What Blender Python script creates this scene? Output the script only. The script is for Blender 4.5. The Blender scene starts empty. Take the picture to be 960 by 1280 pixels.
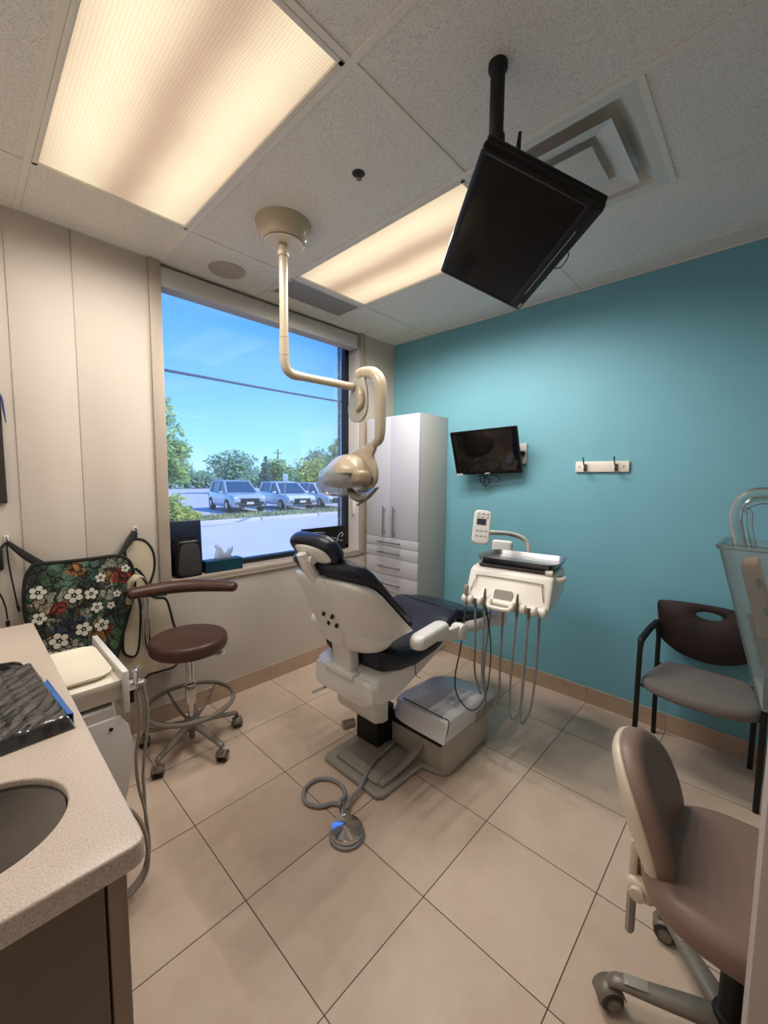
import bpy, bmesh, math, random
from math import sin, cos, pi, radians as RAD
from mathutils import Vector, Matrix, Euler

SC = bpy.context.scene
COL = SC.collection
random.seed(7)

# ------------------------------------------------------------------ helpers
def lin(c):
    c = c / 255.0
    return c / 12.92 if c <= 0.04045 else ((c + 0.055) / 1.055) ** 2.4

def rgb(r, g, b):
    return (lin(r), lin(g), lin(b), 1.0)

def pmat(name, col, rough=0.5, metal=0.0, spec=0.5, var=0.0, vscale=20.0, bump=0.0, bscale=200.0,
         coat=0.0, trans=0.0, ior=1.45, alpha=1.0, emit=None, estr=0.0, tint=None):
    """principled material with optional noise colour variation and bump"""
    m = bpy.data.materials.new(name)
    m.use_nodes = True
    nt = m.node_tree
    b = nt.nodes['Principled BSDF']
    b.inputs['Base Color'].default_value = col
    b.inputs['Roughness'].default_value = rough
    b.inputs['Metallic'].default_value = metal
    b.inputs['Specular IOR Level'].default_value = spec
    b.inputs['Coat Weight'].default_value = coat
    b.inputs['Transmission Weight'].default_value = trans
    b.inputs['IOR'].default_value = ior
    b.inputs['Alpha'].default_value = alpha
    if emit:
        b.inputs['Emission Color'].default_value = emit
        b.inputs['Emission Strength'].default_value = estr
    tc = nt.nodes.new('ShaderNodeTexCoord')
    if var > 0:
        n = nt.nodes.new('ShaderNodeTexNoise')
        n.inputs['Scale'].default_value = vscale
        n.inputs['Detail'].default_value = 6
        nt.links.new(tc.outputs['Object'], n.inputs['Vector'])
        r = nt.nodes.new('ShaderNodeValToRGB')
        c2 = tint or tuple(max(0, c * (1 - var)) for c in col[:3]) + (1,)
        c1 = tuple(min(1, c * (1 + var)) for c in col[:3]) + (1,)
        r.color_ramp.elements[0].color = c2
        r.color_ramp.elements[1].color = c1
        r.color_ramp.elements[0].position = 0.3
        r.color_ramp.elements[1].position = 0.7
        nt.links.new(n.outputs['Fac'], r.inputs['Fac'])
        nt.links.new(r.outputs['Color'], b.inputs['Base Color'])
    if bump > 0:
        n = nt.nodes.new('ShaderNodeTexNoise')
        n.inputs['Scale'].default_value = bscale
        n.inputs['Detail'].default_value = 3
        nt.links.new(tc.outputs['Object'], n.inputs['Vector'])
        bp = nt.nodes.new('ShaderNodeBump')
        bp.inputs['Strength'].default_value = bump
        bp.inputs['Distance'].default_value = 0.002
        nt.links.new(n.outputs['Fac'], bp.inputs['Height'])
        nt.links.new(bp.outputs['Normal'], b.inputs['Normal'])
    return m

def NB():
    return bmesh.new()

def merge(bm, tmp, M=None, mi=0):
    if M is not None:
        tmp.transform(M)
    for f in tmp.faces:
        f.material_index = mi
    me = bpy.data.meshes.new('tmp')
    tmp.to_mesh(me)
    tmp.free()
    bm.from_mesh(me)
    bpy.data.meshes.remove(me)

def box(bm, c, s, rot=None, bev=0.0, seg=2, mi=0, M=None):
    t = bmesh.new()
    bmesh.ops.create_cube(t, size=1.0)
    bmesh.ops.scale(t, vec=Vector(s), verts=t.verts)
    if bev > 0:
        bmesh.ops.bevel(t, geom=list(t.edges), offset=min(bev, 0.49 * min(s)), segments=seg, profile=0.5, affect='EDGES')
    X = Matrix.Translation(Vector(c))
    if rot is not None:
        X = X @ Euler(rot).to_matrix().to_4x4()
    if M is not None:
        X = M @ X
    merge(bm, t, X, mi)

def bb(bm, x0, x1, y0, y1, z0, z1, bev=0.0, seg=2, mi=0, M=None):
    box(bm, ((x0 + x1) / 2, (y0 + y1) / 2, (z0 + z1) / 2), (abs(x1 - x0), abs(y1 - y0), abs(z1 - z0)), bev=bev, seg=seg, mi=mi, M=M)

def crom(pts, n):
    """Catmull-Rom resample"""
    P = [Vector(p) for p in pts]
    if len(P) < 3 or n <= 1:
        return P
    out = []
    for i in range(len(P) - 1):
        p0 = P[i - 1] if i > 0 else P[i] * 2 - P[i + 1]
        p1, p2 = P[i], P[i + 1]
        p3 = P[i + 2] if i + 2 < len(P) else P[i + 1] * 2 - P[i]
        for k in range(n):
            t = k / n
            out.append(0.5 * ((2 * p1) + (-p0 + p2) * t + (2 * p0 - 5 * p1 + 4 * p2 - p3) * t * t + (-p0 + 3 * p1 - 3 * p2 + p3) * t ** 3))
    out.append(P[-1])
    return out

def tube(bm, pts, r, seg=10, n=6, mi=0, flat=1.0, up=None, M=None, closed=False):
    """swept tube; r number or list per control point; flat squashes the second axis"""
    t = bmesh.new()
    m = len(pts)
    if closed:
        P = [Vector(p) for p in pts]
        Rr = [r] * m if not isinstance(r, (list, tuple)) else list(r)
    else:
        P = crom(pts, n)
        if isinstance(r, (list, tuple)):
            Rr = []
            for i in range(m - 1):
                k = n if m >= 3 and n > 1 else 1
                for j in range(k):
                    Rr.append(r[i] + (r[i + 1] - r[i]) * j / k)
            Rr.append(r[-1])
        else:
            Rr = [r] * len(P)
    N = len(P)
    rings = []
    prev = None
    for i in range(N):
        if closed:
            d = (P[(i + 1) % N] - P[i - 1]).normalized()
        else:
            d = (P[min(i + 1, N - 1)] - P[max(i - 1, 0)]).normalized()
        if prev is None:
            a = Vector(up) if up else (Vector((0, 0, 1)) if abs(d.z) < 0.9 else Vector((1, 0, 0)))
        else:
            a = Vector(up) if up else prev
        u = (a - d * a.dot(d))
        if u.length < 1e-6:
            u = d.orthogonal()
        u.normalize()
        prev = u
        v = d.cross(u)
        rings.append([t.verts.new(P[i] + (u * cos(2 * pi * k / seg) * flat + v * sin(2 * pi * k / seg)) * Rr[i]) for k in range(seg)])
    for i in range(N if closed else N - 1):
        A, B = rings[i], rings[(i + 1) % N]
        for k in range(seg):
            t.faces.new((A[k], A[(k + 1) % seg], B[(k + 1) % seg], B[k]))
    if not closed:
        t.faces.new(rings[0][::-1])
        t.faces.new(rings[-1])
    bmesh.ops.recalc_face_normals(t, faces=t.faces)
    merge(bm, t, M, mi)

def loft(bm, rings, mi=0, caps=True, M=None, closed=True):
    t = bmesh.new()
    R = [[t.verts.new(Vector(p)) for p in ring] for ring in rings]
    n = len(R[0])
    for A, B in zip(R, R[1:]):
        for k in range(n if closed else n - 1):
            try:
                t.faces.new((A[k], A[(k + 1) % n], B[(k + 1) % n], B[k]))
            except ValueError:
                pass
    if caps and closed:
        for ring in (R[0][::-1], R[-1]):
            try:
                t.faces.new(ring)
            except ValueError:
                pass
    bmesh.ops.remove_doubles(t, verts=t.verts, dist=1e-6)
    bmesh.ops.recalc_face_normals(t, faces=t.faces)
    merge(bm, t, M, mi)

def lathe(bm, prof, M=None, seg=32, mi=0, sy=1.0):
    rings = [[(r * cos(2 * pi * k / seg), sy * r * sin(2 * pi * k / seg), z) for k in range(seg)] for r, z in prof]
    loft(bm, rings, mi=mi, M=M)

def plate(bm, outline, holes, th, M=None, mi=0, bev=0.0, seg=2):
    """2-D outline with holes in local XY, extruded to z=th, optional bevel of the rims"""
    t = bmesh.new()
    edges = []
    for lp in [outline] + list(holes):
        vs = [t.verts.new((p[0], p[1], 0)) for p in lp]
        for i in range(len(vs)):
            edges.append(t.edges.new((vs[i], vs[(i + 1) % len(vs)])))
    if holes:
        bmesh.ops.triangle_fill(t, use_beauty=True, use_dissolve=False, edges=edges)
    else:
        t.faces.new(t.verts[:])
    for f in t.faces:
        if f.normal.z < 0:
            f.normal_flip()
    if th > 0:
        r = bmesh.ops.extrude_face_region(t, geom=t.faces[:])
        vs = [g for g in r['geom'] if isinstance(g, bmesh.types.BMVert)]
        bmesh.ops.translate(t, vec=(0, 0, th), verts=vs)
        bmesh.ops.recalc_face_normals(t, faces=t.faces)
        if bev > 0:
            es = [e for e in t.edges if len(e.link_faces) == 2 and abs(e.verts[0].co.z - e.verts[1].co.z) < 1e-7
                  and e.calc_face_angle(0) > 0.8]
            bmesh.ops.bevel(t, geom=es, offset=bev, segments=seg, profile=0.5, affect='EDGES')
    merge(bm, t, M, mi)

def rrect(w, h, r, n=6, cx=0.0, cy=0.0):
    o = []
    for (sx, sy, a0) in ((1, 1, 0), (-1, 1, 90), (-1, -1, 180), (1, -1, 270)):
        for k in range(n + 1):
            a = RAD(a0 + 90 * k / n)
            o.append((cx + sx * (w / 2 - r) + r * cos(a), cy + sy * (h / 2 - r) + r * sin(a)))
    return o

def smooth_loop(pts, n=5):
    m = len(pts)
    out = []
    P = [Vector((p[0], p[1], 0)) for p in pts]
    for i in range(m):
        p0, p1, p2, p3 = P[i - 1], P[i], P[(i + 1) % m], P[(i + 2) % m]
        for k in range(n):
            t = k / n
            q = 0.5 * ((2 * p1) + (-p0 + p2) * t + (2 * p0 - 5 * p1 + 4 * p2 - p3) * t * t + (-p0 + 3 * p1 - 3 * p2 + p3) * t ** 3)
            out.append((q.x, q.y))
    return out

def sup(a, b, e=4.0, n=40, cx=0, cy=0):
    """superellipse outline"""
    o = []
    for k in range(n):
        t = 2 * pi * k / n
        c, s = cos(t), sin(t)
        o.append((cx + a * math.copysign(abs(c) ** (2 / e), c), cy + b * math.copysign(abs(s) ** (2 / e), s)))
    return o

def cushion(bm, outline, z0, z1, r, M=None, mi=0, crown=0.0, n=5, rb=None):
    """upholstered block with rounded rims; outline 2-D; crown lifts the middle of the top"""
    cx = sum(p[0] for p in outline) / len(outline)
    cy = sum(p[1] for p in outline) / len(outline)
    R = max(math.hypot(p[0] - cx, p[1] - cy) for p in outline)
    rb = r if rb is None else rb
    def ring(inset, z):
        return [(cx + (p[0] - cx) * (1 - inset / max(1e-4, math.hypot(p[0] - cx, p[1] - cy))),
                 cy + (p[1] - cy) * (1 - inset / max(1e-4, math.hypot(p[0] - cx, p[1] - cy))), z) for p in outline]
    rings = [ring(rb, z0)]
    for k in range(1, n + 1):
        a = pi / 2 * k / n
        rings.append(ring(rb * (1 - sin(a)), z0 + rb * (1 - cos(a))))
    for k in range(0, n + 1):
        a = pi / 2 * k / n
        rings.append(ring(r * (1 - cos(a)), z1 - r + r * sin(a)))
    def sc(f, z):
        b = rings_last
        return [(cx + (p[0] - cx) * f, cy + (p[1] - cy) * f, z) for p in b]
    rings_last = ring(r, z1)
    for f in (0.8, 0.55, 0.3, 0.1):
        rings.append(sc(f, z1 + crown * (1 - f * f)))
    loft(bm, rings, mi=mi, M=M)

def axisM(o, x, y):
    """matrix with origin o, local X along x, local Y near y"""
    x = Vector(x).normalized()
    z = x.cross(Vector(y)).normalized()
    y = z.cross(x)
    M = Matrix((x, y, z)).transposed().to_4x4()
    M.translation = Vector(o)
    return M

def TR(x, y, z, rz=0.0):
    return Matrix.Translation((x, y, z)) @ Matrix.Rotation(rz, 4, 'Z')

XZ = lambda y: Matrix(((1, 0, 0, 0), (0, 0, -1, y), (0, 1, 0, 0), (0, 0, 0, 1)))   # local (x,y) -> world (x,z), extrude towards -y
YZ = lambda x: Matrix(((0, 0, -1, x), (-1, 0, 0, 0), (0, 1, 0, 0), (0, 0, 0, 1)))  # local x -> -y world, y -> z, extrude to -x

def empty(name, label, cat, loc=(0, 0, 0), rz=0.0, group=None):
    o = bpy.data.objects.new(name, None)
    COL.objects.link(o)
    o.empty_display_size = 0.05
    o.location = loc
    o.rotation_euler = (0, 0, rz)
    o['label'] = label
    o['category'] = cat
    if group:
        o['group'] = group
    return o

def worldM(o):
    M = Matrix.Translation(o.location) @ o.rotation_euler.to_matrix().to_4x4() if o.rotation_mode != 'QUATERNION' else o.matrix_basis
    return (worldM(o.parent) @ M) if o.parent else M

def obj(name, bm, mats, parent=None, world=False, ang=35, label=None, cat=None, group=None, kind=None, smooth=True):
    """one mesh object; world=True: geometry given in world coordinates"""
    if world and parent is not None:
        bm.transform(worldM(parent).inverted())
    me = bpy.data.meshes.new(name)
    bm.to_mesh(me)
    bm.free()
    if not isinstance(mats, (list, tuple)):
        mats = [mats]
    for m in mats:
        me.materials.append(m)
    if smooth:
        me.polygons.foreach_set('use_smooth', [True] * len(me.polygons))
        me.set_sharp_from_angle(angle=RAD(ang))
    o = bpy.data.objects.new(name, me)
    COL.objects.link(o)
    if parent is not None:
        o.parent = parent
    for k, v in (('label', label), ('category', cat), ('group', group), ('kind', kind)):
        if v:
            o[k] = v
    return o

def single(name, bm, mats, label, cat, group=None, kind=None, loc=None, ang=35, smooth=True):
    """a thing that is one mesh; re-origin at loc when given"""
    if loc is not None:
        bm.transform(Matrix.Translation(Vector(loc)).inverted())
    o = obj(name, bm, mats, None, ang=ang, label=label, cat=cat, group=group, kind=kind, smooth=smooth)
    if loc is not None:
        o.location = loc
    return o

def struct(name, bm, mats, parent=None, smooth=True, ang=35):
    return obj(name, bm, mats, parent, kind='structure', smooth=smooth, ang=ang)

def copy_tree(o, parent=None):
    c = o.copy()
    COL.objects.link(c)
    if parent is not None:
        c.parent = parent
    for ch in list(o.children):
        copy_tree(ch, c)
    return c

# ------------------------------------------------------------------ materials
M_white = pmat('white_plastic', rgb(222, 220, 216), 0.28, spec=0.5, coat=0.2)
M_whitematte = pmat('white_matte', rgb(214, 210, 204), 0.6)
M_cream = pmat('cream_plastic', rgb(226, 219, 207), 0.3, coat=0.2)
M_beigemetal = pmat('beige_enamel', rgb(178, 163, 140), 0.22, coat=0.4)
M_taupe = pmat('taupe_plastic', rgb(150, 143, 135), 0.4)
M_navy = pmat('navy_vinyl', rgb(21, 25, 42), 0.33, spec=0.45, bump=0.08, bscale=900)
M_black = pmat('black_plastic', rgb(13, 13, 15), 0.3, spec=0.3)
M_blackmatte = pmat('black_matte', rgb(14, 14, 15), 0.6)
M_screen = pmat('dark_screen', rgb(6, 6, 8), 0.15, spec=0.2)
M_chrome = pmat('chrome', rgb(215, 215, 218), 0.12, 1.0)
M_steel = pmat('brushed_steel', rgb(170, 170, 172), 0.3, 1.0)
M_sink = pmat('sink_steel', rgb(104, 100, 97), 0.2, 1.0, var=0.12, vscale=14)
M_grey = pmat('grey_hose', rgb(140, 140, 142), 0.45)
M_darkgrey = pmat('dark_grey', rgb(62, 62, 64), 0.5)
M_greymetal = pmat('grey_cast', rgb(122, 114, 104), 0.4, 0.2)
M_brown = pmat('brown_vinyl', rgb(74, 50, 42), 0.36, spec=0.45, bump=0.06, bscale=700)
M_mauve = pmat('mauve_vinyl', rgb(128, 104, 92), 0.42, spec=0.4, bump=0.06, bscale=700)
M_shell = pmat('ivory_shell', rgb(206, 190, 170), 0.3, coat=0.2)
M_wood = pmat('dark_stained_wood', rgb(30, 17, 17), 0.35, coat=0.15, var=0.45, vscale=9)
M_fabric = pmat('grey_woven_fabric', rgb(112, 106, 102), 0.9, var=0.25, vscale=260, bump=0.5, bscale=600)
M_cab = pmat('white_laminate', rgb(190, 190, 199), 0.32)
M_cabside = pmat('laminate_side', rgb(176, 171, 166), 0.42)
M_glossblue = pmat('navy_card', rgb(8, 20, 46), 0.4)
M_teal = pmat('teal_card', rgb(8, 50, 64), 0.4, var=0.5, vscale=30)
M_hookmetal = pmat('aged_nickel', rgb(120, 110, 98), 0.3, 1.0)
M_dimgap = pmat('shadow_line_black', rgb(18, 16, 15), 0.8)
M_tape = pmat('blue_tape', rgb(40, 100, 170), 0.3)

def frosted(name, col, alpha, rough=0.1, ior=1.45):
    m = bpy.data.materials.new(name)
    m.use_nodes = True
    nt = m.node_tree
    nt.nodes.remove(nt.nodes['Principled BSDF'])
    tr = nt.nodes.new('ShaderNodeBsdfTransparent')
    tr.inputs['Color'].default_value = (0.96, 0.98, 0.98, 1)
    df = nt.nodes.new('ShaderNodeBsdfDiffuse')
    df.inputs['Color'].default_value = col
    gl = nt.nodes.new('ShaderNodeBsdfGlossy')
    gl.inputs['Roughness'].default_value = rough
    a = nt.nodes.new('ShaderNodeMixShader')
    a.inputs[0].default_value = alpha
    fr = nt.nodes.new('ShaderNodeFresnel')
    fr.inputs['IOR'].default_value = ior
    b = nt.nodes.new('ShaderNodeMixShader')
    nt.links.new(tr.outputs[0], a.inputs[1]); nt.links.new(df.outputs[0], a.inputs[2])
    nt.links.new(fr.outputs[0], b.inputs[0])
    nt.links.new(a.outputs[0], b.inputs[1]); nt.links.new(gl.outputs[0], b.inputs[2])
    nt.links.new(b.outputs[0], nt.nodes['Material Output'].inputs['Surface'])
    return m
M_acrylic = frosted('clear_acrylic', rgb(200, 214, 216), 0.16, 0.08)
M_glass = frosted('window_glass', rgb(215, 232, 245), 0.05, 0.0)
M_film = frosted('cling_film', rgb(200, 200, 205), 0.035, 0.09, 2.1)
M_visor = frosted('light_visor', rgb(196, 200, 204), 0.35, 0.08)

def floor_material():
    m = pmat('floor_tile', rgb(180, 150, 128), 0.38, spec=0.35)
    nt = m.node_tree; L = nt.links.new
    b = nt.nodes['Principled BSDF']
    tc = nt.nodes.new('ShaderNodeTexCoord')
    sep = nt.nodes.new('ShaderNodeSeparateXYZ')
    L(tc.outputs['Object'], sep.inputs[0])
    def math(op, a, bb=None):
        n = nt.nodes.new('ShaderNodeMath'); n.operation = op
        for i, v in enumerate((a, bb)):
            if v is None: continue
            if isinstance(v, (int, float)): n.inputs[i].default_value = v
            else: L(v, n.inputs[i])
        return n.outputs[0]
    def cell(o, off, T):
        q = math('DIVIDE', math('ADD', o, off), T)
        f = math('FRACT', q)
        d = math('MINIMUM', f, math('SUBTRACT', 1.0, f))
        return math('FLOOR', q), math('MULTIPLY', d, T)
    ix, dx = cell(sep.outputs[0], 0.8879 + 9.0, 0.45)
    iy, dy = cell(sep.outputs[1], 0.4542 + 8.944, 0.4472)
    d = math('MINIMUM', dx, dy)
    g = math('LESS_THAN', d, 0.0018)
    comb = nt.nodes.new('ShaderNodeCombineXYZ'); L(ix, comb.inputs[0]); L(iy, comb.inputs[1])
    wn = nt.nodes.new('ShaderNodeTexWhiteNoise'); L(comb.outputs[0], wn.inputs['Vector'])
    off = nt.nodes.new('ShaderNodeVectorMath'); off.operation = 'MULTIPLY_ADD'
    L(wn.outputs['Color'], off.inputs[0]); off.inputs[1].default_value = (7, 7, 7); L(tc.outputs['Object'], off.inputs[2])
    n1 = nt.nodes.new('ShaderNodeTexNoise'); n1.inputs['Scale'].default_value = 3.2; n1.inputs['Detail'].default_value = 8
    n1.inputs['Roughness'].default_value = 0.62
    L(off.outputs[0], n1.inputs['Vector'])
    rp = nt.nodes.new('ShaderNodeValToRGB')
    rp.color_ramp.elements[0].position = 0.3; rp.color_ramp.elements[0].color = rgb(190, 167, 148)
    rp.color_ramp.elements[1].position = 0.7; rp.color_ramp.elements[1].color = rgb(211, 190, 172)
    L(n1.outputs['Fac'], rp.inputs['Fac'])
    mx = nt.nodes.new('ShaderNodeMix'); mx.data_type = 'RGBA'
    L(g, mx.inputs['Factor']); L(rp.outputs['Color'], mx.inputs['A']); mx.inputs['B'].default_value = rgb(84, 66, 54)
    L(mx.outputs['Result'], b.inputs['Base Color'])
    bp = nt.nodes.new('ShaderNodeBump'); bp.inputs['Distance'].default_value = 0.002; bp.inputs['Strength'].default_value = 0.6
    L(math('SUBTRACT', 1.0, g), bp.inputs['Height'])
    L(bp.outputs['Normal'], b.inputs['Normal'])
    return m
M_floor = floor_material()
M_base = pmat('baseboard_tile', rgb(176, 152, 132), 0.4, var=0.08, vscale=6)
M_basecap = pmat('baseboard_metal_cap', rgb(205, 195, 180), 0.3, 0.5)
M_wallwhite = pmat('white_wall_paint', rgb(188, 177, 166), 0.7, bump=0.03, bscale=80, var=0.02, vscale=3)
M_tealwall = pmat('teal_wall_paint', rgb(112, 168, 184), 0.62, bump=0.05, bscale=160, var=0.015, vscale=4)
M_trim = pmat('taupe_window_trim', rgb(166, 152, 138), 0.5)
M_reveal = pmat('window_reveal_paint', rgb(205, 200, 200), 0.6)
M_blackframe = pmat('black_window_frame', rgb(20, 22, 26), 0.45)
M_tbar = pmat('ceiling_grid_enamel', rgb(222, 216, 206), 0.5)

def ceiling_material():
    m = pmat('acoustic_tile', rgb(192, 186, 178), 0.95, spec=0.1)
    nt = m.node_tree; L = nt.links.new
    b = nt.nodes['Principled BSDF']
    tc = nt.nodes.new('ShaderNodeTexCoord')
    n = nt.nodes.new('ShaderNodeTexNoise'); n.inputs['Scale'].default_value = 230; n.inputs['Detail'].default_value = 4
    n.inputs['Roughness'].default_value = 0.7
    L(tc.outputs['Object'], n.inputs['Vector'])
    r = nt.nodes.new('ShaderNodeValToRGB')
    r.color_ramp.elements[0].position = 0.34; r.color_ramp.elements[0].color = rgb(198, 192, 185)
    r.color_ramp.elements[1].position = 0.52; r.color_ramp.elements[1].color = rgb(236, 231, 225)
    L(n.outputs['Fac'], r.inputs['Fac']); L(r.outputs['Color'], b.inputs['Base Color'])
    bp = nt.nodes.new('ShaderNodeBump'); bp.inputs['Distance'].default_value = 0.004; bp.inputs['Strength'].default_value = 0.7
    L(n.outputs['Fac'], bp.inputs['Height']); L(bp.outputs['Normal'], b.inputs['Normal'])
    return m
M_ceil = ceiling_material()

def diffuser_material(xc, strength):
    """prismatic lamp lens: glowing, two tubes behind it, fine prism dots"""
    m = bpy.data.materials.new('lamp_lens')
    m.use_nodes = True
    nt = m.node_tree; L = nt.links.new
    nt.nodes.remove(nt.nodes['Principled BSDF'])
    tc = nt.nodes.new('ShaderNodeTexCoord')
    sep = nt.nodes.new('ShaderNodeSeparateXYZ'); L(tc.outputs['Object'], sep.inputs[0])
    nz = nt.nodes.new('ShaderNodeTexNoise'); nz.inputs['Scale'].default_value = 3.0; L(tc.outputs['Object'], nz.inputs['Vector'])
    def math(op, a, bb=None, cc=None):
        n = nt.nodes.new('ShaderNodeMath'); n.operation = op
        for i, v in enumerate((a, bb, cc)):
            if v is None: continue
            if isinstance(v, (int, float)): n.inputs[i].default_value = v
            else: L(v, n.inputs[i])
        return n.outputs[0]
    x = math('ADD', sep.outputs[0], math('MULTIPLY', math('SUBTRACT', nz.outputs['Fac'], 0.5), 0.05))
    w = math('MULTIPLY', math('SUBTRACT', 1.0, math('COSINE', math('MULTIPLY', x, 2 * pi / 0.34))), 0.5)   # dark spine between the tubes
    rp = nt.nodes.new('ShaderNodeValToRGB')
    e = rp.color_ramp.elements
    e[0].position = 0.0; e[0].color = (0.60, 0.42, 0.29, 1)
    e[1].position = 1.0; e[1].color = (1.0, 0.84, 0.58, 1)
    k = e.new(0.45); k.color = (0.86, 0.66, 0.45, 1)
    L(w, rp.inputs['Fac'])
    vo = nt.nodes.new('ShaderNodeTexVoronoi'); vo.inputs['Scale'].default_value = 95; vo.inputs['Randomness'].default_value = 0.0
    L(tc.outputs['Object'], vo.inputs['Vector'])
    dots = math('MULTIPLY_ADD', vo.outputs['Distance'], -0.45, 1.12)
    endf = math('ABSOLUTE', sep.outputs[1])
    mr = nt.nodes.new('ShaderNodeMapRange'); L(endf, mr.inputs['Value'])
    mr.inputs['From Min'].default_value = 0.62; mr.inputs['From Max'].default_value = 0.3
    mr.inputs['To Min'].default_value = 0.86; mr.inputs['To Max'].default_value = 1.0
    em = nt.nodes.new('ShaderNodeEmission'); L(rp.outputs['Color'], em.inputs['Color'])
    L(math('MULTIPLY', math('MULTIPLY', dots, mr.outputs[0]), strength), em.inputs['Strength'])
    L(em.outputs[0], nt.nodes['Material Output'].inputs['Surface'])
    return m

def counter_material():
    m = pmat('speckled_solid_surface', rgb(206, 188, 172), 0.35)
    nt = m.node_tree; L = nt.links.new
    b = nt.nodes['Principled BSDF']
    tc = nt.nodes.new('ShaderNodeTexCoord')
    n = nt.nodes.new('ShaderNodeTexNoise'); n.inputs['Scale'].default_value = 330; n.inputs['Detail'].default_value = 3
    L(tc.outputs['Object'], n.inputs['Vector'])
    r = nt.nodes.new('ShaderNodeValToRGB')
    e = r.color_ramp.elements
    e[0].position = 0.30; e[0].color = rgb(156, 134, 118)
    e[1].position = 0.66; e[1].color = rgb(212, 197, 184)
    k = e.new(0.40); k.color = rgb(190, 174, 161)
    k = e.new(0.56); k.color = rgb(197, 181, 168)
    L(n.outputs['Fac'], r.inputs['Fac']); L(r.outputs['Color'], b.inputs['Base Color'])
    return m
M_counter = counter_material()
M_darkcab = pmat('taupe_laminate', rgb(112, 98, 84), 0.45, var=0.06, vscale=5)

def brick_material():
    m = pmat('brick', rgb(120, 100, 90), 0.85)
    nt = m.node_tree; L = nt.links.new
    b = nt.nodes['Principled BSDF']
    tc = nt.nodes.new('ShaderNodeTexCoord')
    mp = nt.nodes.new('ShaderNodeMapping'); mp.inputs['Rotation'].default_value = (RAD(90), 0, RAD(90))
    L(tc.outputs['Object'], mp.inputs['Vector'])
    br = nt.nodes.new('ShaderNodeTexBrick'); br.inputs['Scale'].default_value = 4.5
    br.inputs['Color1'].default_value = rgb(150, 132, 120); br.inputs['Color2'].default_value = rgb(122, 104, 96)
    br.inputs['Mortar'].default_value = rgb(185, 180, 172); br.inputs['Mortar Size'].default_value = 0.03
    L(mp.outputs[0], br.inputs['Vector']); L(br.outputs['Color'], b.inputs['Base Color'])
    return m
M_brick = brick_material()

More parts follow.
